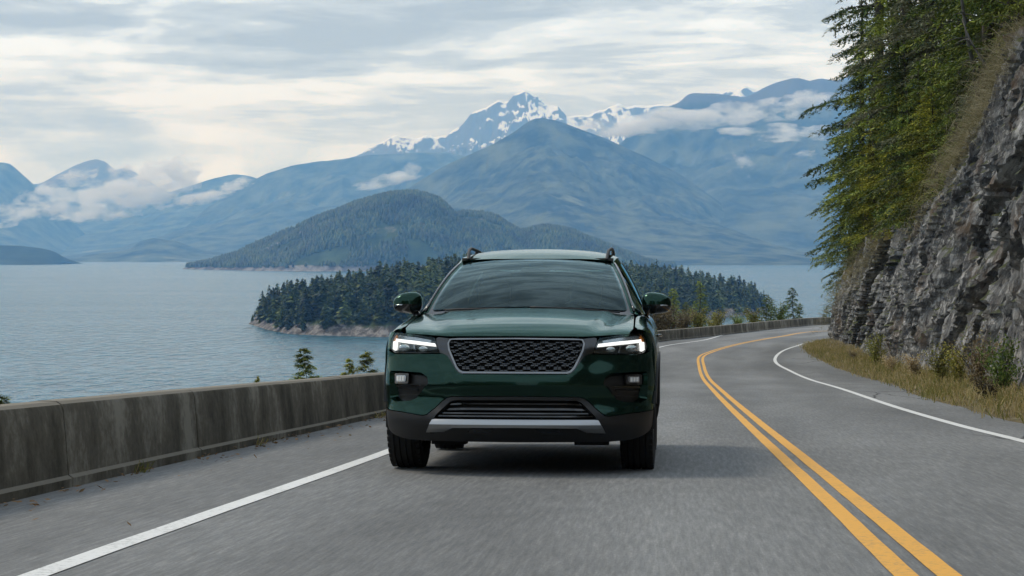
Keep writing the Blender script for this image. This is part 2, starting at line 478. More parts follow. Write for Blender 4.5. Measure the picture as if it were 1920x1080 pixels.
# near island: shoreline read off the water line, rising to a wooded crown
NEAR = [sea_pt(*p) for p in [(466, 607), (500, 618), (540, 626), (600, 629), (650, 630), (720, 632), (800, 631), (900, 629), (1000, 626), (1100, 620), (1200, 612), (1290, 603), (1360, 596), (1415, 590), (1436, 584)]]
NEAR += [(NEAR[-1][0] + 12, NEAR[-1][1] + 90), (NEAR[-1][0] - 110, NEAR[-1][1] + 260), (40, 2080), (-120, 1900), (-215, 1720)]
NEAR = np.array(NEAR)
_bear = lambda X, Y: 960 + FPX * X / Y
# tree-top line of the near island (photograph pixels), minus the tree height gives the ground
_near_top = pchip([440, 470, 492, 510, 540, 580, 640, 700, 760, 850, 950, 1100, 1200, 1290, 1340, 1400, 1432, 1460],
                  [622, 614, 590, 570, 552, 536, 526, 518, 512, 506, 504, 506, 511, 520, 531, 554, 580, 604])
def near_h(X, Y, sd):
    px = _bear(X, Y)
    ridge_y = 1640 + 220 * np.clip((px - 900) / 500, -.3, 1)
    top = CAMZ - (_near_top(np.clip(px, 440, 1460)) - HORIZON) * ridge_y / FPX - 18.0
    k = np.clip(sd / 230, 0, 1)
    h = (top - SEA) * (1 - (1 - k) ** 2.2)
    shore = 3.6 * np.clip(sd / 7, 0, 1) * (.7 + .5 * fbm(X / 40, Y / 40, 0, 3)) + 7 * fbm(X / 13, Y / 13, 2.2, 4, .6, True) * np.clip(sd / 10, 0, 1)
    return SEA + np.where(sd > 0, np.maximum(h, 0) + np.maximum(shore, .3), sd * .4 - .5) + 1.5 * fbm(X / 30, Y / 30, 1.0, 3) * (sd > 12)
m_near = terrain_mat('island_ground', (0.03, 0.045, 0.02), (0.06, 0.075, 0.03), GREYROCK, scale=0.05, shore=(3.4, 4.0, 0.11), bump=.8)
island('near_island', NEAR, near_h, m_near, 170)

# the bigger hill behind it
HILL_Y = 7000.0
HILL = np.array([sea_pt(*p) for p in [(340, 504.5), (420, 506.5), (520, 508.5), (640, 509), (800, 509), (950, 508.5), (1100, 508), (1210, 507), (1266, 505)]] + [(620, 7700), (300, 8000), (-400, 8100), (-900, 7900)])
_hill_top = pchip([340, 352, 368, 400, 440, 490, 560, 620, 670, 720, 770, 805, 830, 846, 856, 875, 900, 930, 955, 980, 1000, 1030, 1060, 1100, 1150, 1200, 1240, 1262, 1275],
                  [506, 492, 480, 462, 452, 434, 414, 397, 381, 369, 366, 371, 382, 396, 405, 401, 402, 408, 422, 434, 428, 423, 424, 434, 447, 466, 486, 498, 506])
def hill_h(X, Y, sd):
    px = _bear(X, Y)
    top = CAMZ - (_hill_top(np.clip(px, 340, 1275)) - HORIZON) * HILL_Y * 1.02 / FPX - 14
    k = np.clip(sd / 520, 0, 1)
    t = 1 - (1 - k) ** 1.7
    rid = fbm(X / 300, Y / 300, 5.0, 5, .55, True)
    h = (top - SEA) * np.clip(t + .18 * (rid - .2) * t * (1 - k) * 2, 0, 1.0)
    return SEA + np.where(sd > 0, np.maximum(h, 0) + np.minimum(sd * .4, 5), sd * .3 - 1)
m_hill = terrain_mat('hill_ground', (0.02, 0.035, 0.018), (0.06, 0.085, 0.03), GREYROCK, scale=0.012, patch=(0.008, 0.56, (0.13, 0.13, 0.08)), shore=(13.0, 7.0, 0.012), bump=.8)
island('wooded_hill', HILL, hill_h, m_hill, 170)

# forest on the far hill: reads as one mass
def leaf_mat(name, a, b, c=None, transl=0.25, rough=0.6, nscale=1.1):
    m, N, out = material(name)
    geo = N('ShaderNodeNewGeometry')
    oi = N('ShaderNodeObjectInfo')
    r = N('ShaderNodeMath', operation='MULTIPLY_ADD', ins={0: oi.outputs['Random'], 1: 0.35, 2: geo.outputs['Random Per Island']})
    rr = N('ShaderNodeValToRGB', ins={0: r.outputs[0]})
    ramp_set(rr, [(0.0, a), (0.6, b), (1.0, c or b)] )
    n = N('ShaderNodeTexNoise', ins={'Vector': geo.outputs['Position'], 'Scale': nscale, 'Detail': 4.0})
    mr = N('ShaderNodeMapRange', ins={0: n.outputs[0], 1: 0.32, 2: 0.68, 3: 0.4, 4: 1.9})
    mm = N('ShaderNodeMix', data_type='RGBA', blend_type='MULTIPLY', ins={0: 1.0, 6: rr.outputs[0], 7: mr.outputs[0]})
    p = N('ShaderNodeBsdfPrincipled', ins={'Base Color': mm.outputs[2], 'Roughness': rough, 'Specular IOR Level': 0.25})
    t = N('ShaderNodeBsdfTranslucent', ins={'Color': mm.outputs[2]})
    ms = N('ShaderNodeMixShader', ins={0: transl, 1: p.outputs[0], 2: t.outputs[0]})
    m.node_tree.links.new(ms.outputs[0], out.inputs[0])
    return m

def scatter_in(P, n, margin, seed):
    r = np.random.default_rng(seed)
    x0, y0 = P.min(0); x1, y1 = P.max(0)
    pts = []
    while len(pts) < n:
        x = r.uniform(x0, x1, n); y = r.uniform(y0, y1, n)
        k = poly_sd(P, x, y) > margin
        pts += list(zip(x[k], y[k]))
    return np.array(pts[:n])

def cones_mesh(pts, Z, H, Rr, seed, sides=5):
    r = np.random.default_rng(seed)
    n = len(pts)
    a = r.uniform(0, 6.28, n)[:, None] + np.arange(sides)[None] * 2 * np.pi / sides
    V = np.zeros((n, sides * 2 + 1, 3))
    for lv, (rad, hz) in enumerate(((1.0, .08), (.62, .5))):
        jr = Rr[:, None] * rad * r.uniform(.7, 1.25, (n, sides))
        V[:, lv*sides:(lv+1)*sides, 0] = pts[:, :1] + np.cos(a + lv * .5) * jr
        V[:, lv*sides:(lv+1)*sides, 1] = pts[:, 1:2] + np.sin(a + lv * .5) * jr
        V[:, lv*sides:(lv+1)*sides, 2] = Z[:, None] + H[:, None] * (hz + r.uniform(-.05, .05, (n, sides)))
    V[:, -1, 0] = pts[:, 0] + r.normal(0, .06, n) * Rr; V[:, -1, 1] = pts[:, 1]; V[:, -1, 2] = Z + H
    F = []
    for k in range(sides):
        k2 = (k + 1) % sides
        F += [(k, k2, sides + k), (k2, sides + k2, sides + k), (sides + k, sides + k2, 2 * sides)]
    F = np.array(F)[None] + (np.arange(n) * (2 * sides + 1))[:, None, None]
    return V.reshape(-1, 3), F.reshape(-1, 3)

m_farwood = leaf_mat('hill_wood', (0.008, 0.020, 0.010), (0.022, 0.042, 0.018), (0.055, 0.07, 0.024), transl=.1, nscale=.011)
pts = scatter_in(HILL, 44000, 10, 11)
pts = pts[pts[:, 1] < 7650]
cl = fbm(pts[:, 0] / 160, pts[:, 1] / 160, 9.0, 3)
pts = pts[(cl > -.24)]
sdv = poly_sd(HILL, pts[:, 0], pts[:, 1])
zz = hill_h(pts[:, 0], pts[:, 1], sdv)
hh = rng.uniform(8, 20, len(pts)) * (1 + .35 * fbm(pts[:, 0] / 70, pts[:, 1] / 70, 2.0, 3)); V, F = cones_mesh(pts, zz, hh, hh * rng.uniform(.22, .42, len(pts)), 12)
tag(obj('far_hill_forest', V, F, m_farwood, smooth=False), 'dense mixed wood covering the big hill across the water', 'forest', kind='stuff')

# conifers of the near island, one by one along the front and the crown
def small_conifer(seed, n=150):
    r = np.random.default_rng(seed)
    t = r.random(n) ** .8                       # 0 = bottom, 1 = top
    rad = (1 - t) ** .8 * .24 * (1 + .22 * np.sin(t * 40 + seed)) + .012
    a = r.uniform(0, 6.283, n)
    q = r.uniform(.45, 1.0, n)
    c = np.stack([np.cos(a) * rad * q, np.sin(a) * rad * q, .06 + t * .92], 1)
    outw = np.stack([np.cos(a), np.sin(a), -.45 + 0 * a], 1)
    side = np.stack([-np.sin(a), np.cos(a), r.normal(0, .35, n)], 1)
    L = (rad * .75 + .03)[:, None]; w = (rad * .38 + .018)[:, None]
    V = np.stack([c - outw * L * .6, c - side * w, c + outw * L * .75, c + side * w], 1).reshape(-1, 3)
    F = np.arange(n * 4).reshape(n, 4)
    k = 6
    ang = np.arange(k) * 2 * np.pi / k
    tv = np.vstack([np.stack([np.cos(ang) * .018, np.sin(ang) * .018, 0 * ang - .05], 1), np.stack([np.cos(ang) * .004, np.sin(ang) * .004, 0 * ang + 1.0], 1)])
    # solid inner cone so the crown is not see-through
    cv = np.vstack([np.stack([np.cos(ang) * .13, np.sin(ang) * .13, 0 * ang + .1], 1), np.array([[0, 0, .96]])])
    b = len(V); V = np.vstack([V, tv, cv])
    F = [list(f) for f in F] + [[b+i, b+(i+1) % k, b+k+(i+1) % k, b+k+i] for i in range(k)] + [[b+2*k+i, b+2*k+(i+1) % k, b+3*k] for i in range(k)]
    return V, F
m_isl = leaf_mat('island_conifer', (0.009, 0.022, 0.010), (0.028, 0.052, 0.018), (0.085, 0.105, 0.026), transl=.1, nscale=.03)
protos = [mesh('conifer', *small_conifer(s), smooth=False) for s in (1, 2, 3, 4)]
for me in protos: me.materials.append(m_isl)
isl_pts = scatter_in(NEAR, 2700, 1.8, 21)
isl_sd = poly_sd(NEAR, isl_pts[:, 0], isl_pts[:, 1])
isl_px = _bear(isl_pts[:, 0], isl_pts[:, 1])
isl_z = near_h(isl_pts[:, 0], isl_pts[:, 1], isl_sd)
isl_h = rng.uniform(8, 27, len(isl_pts)) ** 1.0 * np.clip(.6 + isl_sd / 60, .5, 1.0)
# not behind the car as seen from the road, nearest first
seen = (isl_px < 745) | (isl_px > 1205)
order = np.argsort(np.where(seen, isl_pts[:, 1], 1e9))
single = order[:290]
for i in single:
    o = bpy.data.objects.new('conifer', protos[i % 4])
    COL.objects.link(o)
    s = isl_h[i]
    wd = rng.uniform(.8, 1.25)
    o.location = (isl_pts[i, 0], isl_pts[i, 1], isl_z[i]); o.scale = (s * wd, s * wd, s); o.rotation_euler = (0, 0, rng.uniform(0, 6.28))
    tag(o, 'dark conifer in the wood on the near rocky island', 'tree', 'conifers on the near island')
rest = order[290:]
allV, allF, off = [], [], 0
base = [small_conifer(s, 70) for s in (11, 12, 13)]
quadF, triF = [], []
for j, i in enumerate(rest):
    v, f = base[j % 3]
    a = rng.uniform(0, 6.28); ca, sa = math.cos(a), math.sin(a)
    s = isl_h[i]; wd = s * rng.uniform(.8, 1.25)
    vv = np.stack([(v[:, 0] * ca - v[:, 1] * sa) * wd + isl_pts[i, 0], (v[:, 0] * sa + v[:, 1] * ca) * wd + isl_pts[i, 1], v[:, 2] * s + isl_z[i]], 1)
    allV.append(vv)
    quadF.append(np.array([q for q in f if len(q) == 4]) + off)
    off += len(vv)
tag(obj('island_forest', np.vstack(allV), np.vstack(quadF), m_isl, smooth=False), 'rest of the conifer wood filling the near island', 'forest', kind='stuff')

# haze: one closed box of thin even air round everything
def box_verts(x0, x1, y0, y1, z0, z1):
    V = [(x, y, z) for z in (z0, z1) for y in (y0, y1) for x in (x0, x1)]
    F = [[0, 2, 3, 1], [4, 5, 7, 6], [0, 1, 5, 4], [2, 6, 7, 3], [0, 4, 6, 2], [1, 3, 7, 5]]
    return np.array(V, float), F
m_haze, N, out = material('haze_air')
vol = N('ShaderNodeVolumePrincipled', ins={'Color': (0.22, 0.52, 1.0, 1), 'Absorption Color': (1, 1, 1, 1), 'Density': 6.2e-5, 'Anisotropy': 0.0})
m_haze.node_tree.links.new(vol.outputs[0], out.inputs['Volume'])
V, F = box_verts(-34000, 34000, -3600, 27500, SEA - 14, 1900)
tag(obj('haze', V, F, m_haze, smooth=False), 'thin blue haze over the sound', 'haze', kind='stuff')

# shreds of cloud lying against the mountains
m_cloud, N, out = material('cloud_vapour')
geo = N('ShaderNodeNewGeometry')
cmap = N('ShaderNodeMapping', ins={'Vector': geo.outputs['Position'], 'Scale': (1.0, 1.0, 2.2)})
cn = N('ShaderNodeTexNoise', ins={'Vector': cmap.outputs[0], 'Scale': 0.0042, 'Detail': 5.0, 'Roughness': 0.6})
cd = N('ShaderNodeMapRange', interpolation_type='SMOOTHSTEP', ins={0: cn.outputs[0], 1: 0.42, 2: 0.62, 3: 0.0, 4: 0.016})
vol = N('ShaderNodeVolumePrincipled', ins={'Color': (0.99, 0.995, 1.0, 1), 'Absorption Color': (1, 1, 1, 1), 'Density': cd.outputs[0], 'Anisotropy': 0.0})
m_cloud.node_tree.links.new(vol.outputs[0], out.inputs['Volume'])
_phi = (1 + 5 ** .5) / 2
def sphere(nu=36, nv=20):
    u = np.linspace(0, 2 * np.pi, nu, endpoint=False); v = np.linspace(0, np.pi, nv)[1:-1]
    P = [(0, 0, 1)] + [(math.sin(b) * math.cos(a), math.sin(b) * math.sin(a), math.cos(b)) for b in v for a in u] + [(0, 0, -1)]
    F = []
    for i in range(nu): F.append([0, 1 + i, 1 + (i + 1) % nu])
    for j in range(len(v) - 1):
        for i in range(nu):
            a = 1 + j * nu + i; b = 1 + j * nu + (i + 1) % nu
            F.append([a, a + nu, b + nu, b])
    l = 1 + (len(v) - 1) * nu; e = len(P) - 1
    for i in range(nu): F.append([l + i, e, l + (i + 1) % nu])
    return np.array(P), F
SPH = sphere()
def clouds(name, spec, label):
    Vs, Fs, off = [], [], 0
    for k, (px, py, Y, wpx, hpx, tilt) in enumerate(spec):
        P, F = SPH
        n = fbm(P[:, 0] * 1.6 + k * 3.7, P[:, 1] * 1.6, P[:, 2] * 1.6 + k, 5, .6)
        rr = np.clip(1 + 1.15 * n, .25, 2.2)[:, None]
        Q = P * rr
        a, b, c = wpx * 1.25 / 2 / FPX * Y, wpx / 4 / FPX * Y, hpx * 1.5 / 2 / FPX * Y
        x, y, z = Q[:, 0] * a, Q[:, 1] * b, Q[:, 2] * c
        x, z = x * math.cos(tilt) - z * math.sin(tilt), x * math.sin(tilt) + z * math.cos(tilt)
        o = at(px, py, Y)
        Vs.append(np.stack([x + o[0], y + o[1], z + o[2]], 1))
        Fs += [[i + off for i in f] for f in F]
        off += len(P)
    tag(obj(name, np.vstack(Vs), Fs, m_cloud), label, 'cloud', kind='stuff')
# px, py, distance, width, height, tilt
clouds('low_cloud', [
    (1160, 238, 14300, 150, 26, .05), (1275, 226, 13900, 150, 26, .03), (1385, 214, 13600, 130, 30, .12),
    (1440, 250, 12900, 130, 20, -.02), (1510, 196, 13400, 90, 30, .2), (1535, 248, 12700, 70, 18, 0), (1385, 310, 12400, 40, 34, .7), (1505, 293, 12500, 40, 14, .2),
    (1385, 246, 12600, 60, 10, .0)], 'shreds of white cloud hanging on the high right mountain')
clouds('low_cloud', [(728, 338, 12300, 100, 16, .22), (772, 318, 12600, 26, 16, 0), (1010, 386, 11400, 34, 14, .3)], 'small white cloud strip in front of the wooded middle mountain')
clouds('low_cloud', [
    (20, 398, 15800, 80, 26, .1), (60, 384, 16000, 60, 30, .1), (95, 378, 16300, 70, 34, .05), (135, 388, 15600, 110, 34, .05), (175, 378, 16200, 80, 44, .1), (215, 372, 16900, 110, 44, .18), (255, 358, 17100, 90, 50, .2), (290, 345, 17500, 90, 52, .25), (325, 330, 17900, 70, 46, .25),
    (10, 412, 15400, 60, 20, .2), (375, 372, 17600, 80, 14, .2), (430, 352, 17400, 70, 16, .3), (195, 345, 18000, 30, 46, -.4), (345, 322, 18400, 60, 34, .1), (110, 352, 18900, 70, 20, .1), (232, 334, 18600, 60, 40, .1), (150, 330, 19500, 60, 20, .2)], 'bank of white cloud lying in the valley between the left mountains')

# small white houses along the shore under the hill
m_hw = simple('house_wall', (0.75, 0.74, 0.71), .8); m_hr = simple('house_roof', (0.16, 0.15, 0.15), .8)
wallV, wallF = box_verts(-5, 5, -4, 4, -2, 5)
roofV = np.array([(-5.5, -4.5, 5), (5.5, -4.5, 5), (5.5, 4.5, 5), (-5.5, 4.5, 5), (-5.5, 0, 8.5), (5.5, 0, 8.5)], float)
wall_me = mesh('wall', wallV, wallF, False); wall_me.materials.append(m_hw)
roof_me = mesh('roof', roofV, [[0, 1, 5, 4], [2, 3, 4, 5], [0, 4, 3], [1, 2, 5], [3, 2, 1, 0]], False); roof_me.materials.append(m_hr)
for px in (494, 503, 512, 522, 540, 566, 590, 612):
    X_, Y_ = sea_pt(px, 506.2 if px > 480 else 505.5)
    z_ = float(hill_h(np.array([X_]), np.array([Y_]), poly_sd(HILL, np.array([X_]), np.array([Y_])))[0])
    hs = empty('house', (X_, Y_, max(z_, SEA + 3)), (0, 0, random.uniform(-.5, .5)))
    hs.scale = (1.3, 1.3, 1.3)
    obj('wall', wall_me, None, None, hs); obj('roof', roof_me, None, None, hs)
    tag(hs, 'tiny white house on the shore below the big wooded hill', 'house', 'houses on the far shore')

# ================================================================== the road and its hillside
YELLOW = [on_ground(*p) for p in [(1738, 1080), (1610, 966), (1505, 874), (1415, 796), (1350, 737), (1316, 690), (1316, 668), (1333, 660), (1360, 651.5), (1400, 642), (1464, 631), (1540, 621)]]
WHITE_R = [on_ground(*p) for p in [(1920, 828), (1810.5, 801), (1688, 766), (1566, 725.6), (1484.5, 697), (1456, 681), (1454, 670.6), (1468, 658), (1492.6, 649), (1525, 641)]]
WHITE_L = [on_ground(*p) for p in [(65, 1080), (367, 973), (719, 850)]]
BARRIER = [on_ground(*p) for p in [(0, 945), (360, 861), (720, 780)]] + [on_ground(*p) for p in [(1236.7, 641), (1309, 633.3), (1398, 623.3), (1486.7, 613.3), (1546.7, 608.9)]]
EDGE_R = [on_ground(*p) for p in [(1920, 795), (1876, 785), (1810, 766), (1729, 744), (1668, 719.5), (1607, 703), (1550, 681), (1513, 660), (1521, 644)]]

def behind(P, n=3, step=12.0, k=.074):
    x, y = P[0]
    return [(x - k * step * (n - i), y - step * (n - i)) for i in range(n)] + P
YELLOW = smooth_poly(behind(YELLOW) + [(24.3, 133.0), (32, 141.0), (43, 150)], .5)
WHITE_R = smooth_poly(behind(WHITE_R) + [(21, 117), (28, 124.5), (36, 132), (47, 141)], .5)
WHITE_L = smooth_poly(behind(WHITE_L) + [(-.14, 30), (1.22, 46), (3.2, 64), on_ground(1241, 650), on_ground(1318, 638), (14.0, 125.0), (20.8, 138), (27.5, 147), (37, 157), (48, 166)], .5)
BARRIER = smooth_poly(behind(BARRIER[:3]) + [(-.75, 36), (.75, 52), (2.6, 70)] + BARRIER[3:] + [(30, 157.5), (40, 166), (51, 174)], .5)
EDGE_R = smooth_poly(behind(EDGE_R) + [(17.2, 104), (21.5, 110.5), (28, 117.5), (36.5, 125.5), (47, 135)], .5)

def asphalt_mat():
    m, N, out = material('asphalt')
    uv = N('ShaderNodeUVMap', uv_map='uv')
    geo = N('ShaderNodeNewGeometry')
    fine = N('ShaderNodeTexNoise', ins={'Vector': geo.outputs['Position'], 'Scale': 70.0, 'Detail': 3.0, 'Roughness': 0.7})
    # aggregate worn lengthways by traffic
    ms = N('ShaderNodeMapping', ins={'Vector': uv.outputs[0], 'Scale': (34.0, 2.2, 1)})
    streak = N('ShaderNodeTexNoise', noise_dimensions='2D', ins={'Vector': ms.outputs[0], 'Scale': 1.0, 'Detail': 6.0, 'Roughness': 0.72})
    mb = N('ShaderNodeMapping', ins={'Vector': uv.outputs[0], 'Scale': (0.55, 0.10, 1)})
    big = N('ShaderNodeTexNoise', noise_dimensions='2D', ins={'Vector': mb.outputs[0], 'Scale': 1.0, 'Detail': 6.0, 'Roughness': 0.6})
    h = N('ShaderNodeMix', data_type='FLOAT', ins={0: 0.55, 2: fine.outputs[0], 3: streak.outputs[0]})
    r = N('ShaderNodeValToRGB', ins={0: h.outputs[0]})
    ramp_set(r, [(0.30, (0.09, 0.093, 0.093)), (0.47, (0.142, 0.145, 0.144)), (0.58, (0.19, 0.192, 0.188)), (0.70, (0.28, 0.278, 0.27))])
    rb = N('ShaderNodeMapRange', ins={0: big.outputs[0], 1: 0.3, 2: 0.7, 3: 0.70, 4: 1.25})
    c = N('ShaderNodeMix', data_type='RGBA', blend_type='MULTIPLY', ins={0: 1.0, 6: r.outputs[0], 7: rb.outputs[0]})
    su0 = N('ShaderNodeSeparateXYZ', ins={0: uv.outputs[0]})
    wt = N('ShaderNodeMath', operation='MULTIPLY', ins={0: su0.outputs['X'], 1: 3.6})
    wt = N('ShaderNodeMath', operation='SINE', ins={0: wt.outputs[0]})
    wt = N('ShaderNodeMapRange', ins={0: wt.outputs[0], 1: -1.0, 2: 1.0, 3: 0.90, 4: 1.06})
    c = N('ShaderNodeMix', data_type='RGBA', blend_type='MULTIPLY', ins={0: 1.0, 6: c.outputs[2], 7: wt.outputs[0]})
    # tar-filled cracks on the outer shoulder
    mc = N('ShaderNodeMapping', ins={'Vector': uv.outputs[0], 'Scale': (0.8, 0.16, 1)})
    dn = N('ShaderNodeTexNoise', noise_dimensions='2D', ins={'Vector': uv.outputs[0], 'Scale': 1.3, 'Detail': 4.0})
    dv = N('ShaderNodeMix', data_type='VECTOR', ins={0: 0.12, 4: mc.outputs[0], 5: dn.outputs['Color']})
    vo = N('ShaderNodeTexVoronoi', voronoi_dimensions='2D', feature='DISTANCE_TO_EDGE', ins={'Vector': dv.outputs[1], 'Scale': 1.0})
    cr = N('ShaderNodeMapRange', ins={0: vo.outputs['Distance'], 1: 0.006, 2: 0.018, 3: 1.0, 4: 0.0})
    su = N('ShaderNodeSeparateXYZ', ins={0: uv.outputs[0]})
    side = N('ShaderNodeMapRange', interpolation_type='SMOOTHSTEP', ins={0: su.outputs['X'], 1: 6.6, 2: 7.4})
    bn = N('ShaderNodeMapRange', ins={0: big.outputs[0], 1: 0.46, 2: 0.55})
    cm = N('ShaderNodeMath', operation='MULTIPLY', ins={0: cr.outputs[0], 1: side.outputs[0]})
    cm = N('ShaderNodeMath', operation='MULTIPLY', ins={0: cm.outputs[0], 1: bn.outputs[0]})
    c2 = N('ShaderNodeMix', data_type='RGBA', ins={0: cm.outputs[0], 6: c.outputs[2], 7: (0.035, 0.035, 0.036, 1)})
    bp = N('ShaderNodeBump', ins={'Height': h.outputs[0], 'Strength': 0.5, 'Distance': 0.012})
    p = N('ShaderNodeBsdfPrincipled', ins={'Base Color': c2.outputs[2], 'Roughness': 0.78, 'Specular IOR Level': 0.35, 'Normal': bp.outputs[0]})
    m.node_tree.links.new(p.outputs[0], out.inputs[0])
    return m

def resample(P, n):
    s = np.r_[0, np.cumsum(np.linalg.norm(np.diff(P, axis=0), axis=1))]
    q = np.linspace(0, s[-1], n)
    return np.stack([np.interp(q, s, P[:, 0]), np.interp(q, s, P[:, 1])], 1)

def closest_match(A, B):
    """For each point of A the nearest point of B, kept in order."""
    idx = np.array([np.argmin(((B - a) ** 2).sum(1)) for a in A])
    idx = np.maximum.accumulate(idx)
    s = np.arange(len(idx)).astype(float)
    k = np.ones(9) / 9
    sm = np.convolve(np.pad(idx.astype(float), 4, mode='edge'), k, 'valid')
    i0 = np.clip(np.floor(sm).astype(int), 0, len(B) - 2); f = (sm - i0)[:, None]
    return B[i0] * (1 - f) + B[i0 + 1] * f

# road sheet between the barrier foot and the verge
mid = YELLOW[::2]
Lb = closest_match(mid, BARRIER - normals2(BARRIER) * .35)
Rb = closest_match(mid, EDGE_R)
nc = 29
k = np.linspace(0, 1, nc)
XY = Lb[:, None, :] * (1 - k)[None, :, None] + Rb[:, None, :] * k[None, :, None]
along = np.r_[0, np.cumsum(np.linalg.norm(np.diff(mid, axis=0), axis=1))]
lat = np.linalg.norm(XY - Lb[:, None, :], axis=2)
jit = fbm(mid[:, 0] * 2.1, mid[:, 1] * 2.1, 3.0, 3) * .12
XY[:, -1, :] += normals2(mid) * jit[:, None]
V = np.concatenate([XY, G(XY[:, :, 1])[..., None]], -1).reshape(-1, 3)
UV = np.stack([lat, np.repeat(along[:, None], nc, 1)], -1).reshape(-1, 2)
m_asph = asphalt_mat()
tag(obj('road', V, grid_faces(len(mid), nc)[:, ::-1], m_asph, uv=UV), kind='structure')

def paint_mat(name, color, worn):
    m, N, out = material(name)
    geo = N('ShaderNodeNewGeometry')
    n = N('ShaderNodeTexNoise', ins={'Vector': geo.outputs['Position'], 'Scale': 30.0, 'Detail': 6.0, 'Roughness': 0.75})
    n2 = N('ShaderNodeTexNoise', ins={'Vector': geo.outputs['Position'], 'Scale': 1.7, 'Detail': 4.0})
    a = N('ShaderNodeMath', operation='MULTIPLY_ADD', ins={0: n2.outputs[0], 1: 0.35, 2: n.outputs[0]})
    r = N('ShaderNodeMapRange', ins={0: a.outputs[0], 1: worn, 2: worn + .16})
    c = N('ShaderNodeMix', data_type='RGBA', ins={0: r.outputs[0], 6: (*color, 1), 7: (color[0] * .5 + .06, color[1] * .5 + .06, color[2] * .5 + .05, 1)})
    bp = N('ShaderNodeBump', ins={'Height': n.outputs[0], 'Strength': 0.4, 'Distance': 0.006})
    p = N('ShaderNodeBsdfPrincipled', ins={'Base Color': c.outputs[2], 'Roughness': 0.7, 'Normal': bp.outputs[0]})
    m.node_tree.links.new(p.outputs[0], out.inputs[0])
    return m
m_yel = paint_mat('yellow_road_paint', (0.72, 0.36, 0.045), .70)
m_wht = paint_mat('white_road_paint', (0.68, 0.68, 0.66), .70)

def strip(name, P, off, width, mat, lift=.004):
    n = normals2(P)
    ed = fbm(P[:, 0] * 3, P[:, 1] * 3, off, 3)[:, None] * .006
    A = P + n * (off - width / 2 + ed); C = P + n * off; B = P + n * (off + width / 2 + ed)
    XYs = np.stack([A, C, B], 1)
    V = np.concatenate([XYs, (G(XYs[:, :, 1]) + lift)[..., None]], -1).reshape(-1, 3)
    tag(obj(name, V, grid_faces(len(P), 3)[:, ::-1], mat), kind='structure')
strip('yellow_centre_line', YELLOW, -.082, .095, m_yel)
strip('yellow_centre_line', YELLOW, .082, .095, m_yel)
strip('white_edge_line', WHITE_L, 0, .115, m_wht)
strip('white_edge_line', WHITE_R, 0, .115, m_wht)

# land falling from the barrier to the sea
def soil_mat(name, a, b, c, scale=2.0):
    m, N, out = material(name)
    geo = N('ShaderNodeNewGeometry')
    n = N('ShaderNodeTexNoise', ins={'Vector': geo.outputs['Position'], 'Scale': scale, 'Detail': 8.0, 'Roughness': 0.7})
    r = N('ShaderNodeValToRGB', ins={0: n.outputs[0]})
    ramp_set(r, [(0.33, a), (0.5, b), (0.66, c)])
    bp = N('ShaderNodeBump', ins={'Height': n.outputs[0], 'Strength': 0.8, 'Distance': 0.08})
    p = N('ShaderNodeBsdfPrincipled', ins={'Base Color': r.outputs[0], 'Roughness': 0.95, 'Specular IOR Level': 0.1, 'Normal': bp.outputs[0]})
    m.node_tree.links.new(p.outputs[0], out.inputs[0])
    return m
m_soil = soil_mat('mossy_soil', (0.03, 0.03, 0.015), (0.07, 0.06, 0.03), (0.13, 0.11, 0.05))
m_verge = soil_mat('verge_soil', (0.06, 0.05, 0.03), (0.13, 0.105, 0.06), (0.22, 0.19, 0.12), 3.0)
B2 = BARRIER[::4]; nB = normals2(B2)
qs = np.array([.30, 1.2, 2.5, 5, 9, 14, 22, 34, 50, 75])
shelf = np.clip((B2[:, 1] - 80) / 30, 0, 1)[:, None]
drop = pchip([0, 1.2, 2.5, 5, 9, 14, 22, 34, 50, 75], [.05, .15, .6, 2.2, 5.5, 9.5, 16, 27, 42, 66])(qs)[None, :]
drop2 = pchip([0, 1.2, 2.5, 5, 9, 14, 22, 34, 50, 75], [.02, -.05, -.1, .1, 1.0, 4.5, 12, 24, 40, 66])(qs)[None, :]
dr = drop * (1 - shelf) + drop2 * shelf
XYs = B2[:, None, :] - nB[:, None, :] * qs[None, :, None]
Zs = G(B2[:, 1])[:, None] - dr + .25 * fbm(XYs[..., 0] / 2.2, XYs[..., 1] / 2.2, 1.0, 4) * np.minimum(qs, 3)[None, :] / 3
Zs[:, 0] = G(B2[:, 1]) - .03
tag(obj('seaward_slope', np.concatenate([XYs, Zs[..., None]], -1).reshape(-1, 3), grid_faces(len(B2), len(qs)), m_soil), kind='structure')

# verge, rock cut and wooded slope on the landward side
E2 = EDGE_R[::1]
nE = normals2(E2)
sE = np.r_[0, np.cumsum(np.linalg.norm(np.diff(E2, axis=0), axis=1))]
CUT_OFF = pchip([-40, 20, 30, 45, 70, 85, 97, 140], [1.6, 1.5, 1.35, 1.5, 1.55, 1.2, .75, .9])      # foot of the rock behind the asphalt
CUT_H = pchip([-40, 10, 24, 45, 50.5, 53, 55, 58.5, 64, 72.5, 81.4, 88, 94, 110, 140], [10, 10, 9.8, 9.2, 8.6, 8.1, 7.2, 6.3, 5.1, 4.8, 4.6, 3.5, 2.5, 2.6, 3.2])
def cut_foot(i):
    return E2[i] + nE[i] * CUT_OFF(E2[i][..., 1])[..., None]
iE = np.arange(len(E2))
nv = 7
k = np.linspace(0, 1, nv)
FT = cut_foot(iE)
XYs = (E2 - nE * .25)[:, None, :] * (1 - k)[None, :, None] + (FT + nE * .5)[:, None, :] * k[None, :, None]
Zs = G(XYs[..., 1]) - .02 + (k ** 1.5 * .35)[None, :] + .10 * fbm(XYs[..., 0] * 1.1, XYs[..., 1] * 1.1, 4.0, 4) * np.minimum(k * 3, 1)[None, :]
Zs[:, 0] = G(XYs[:, 0, 1]) - .06
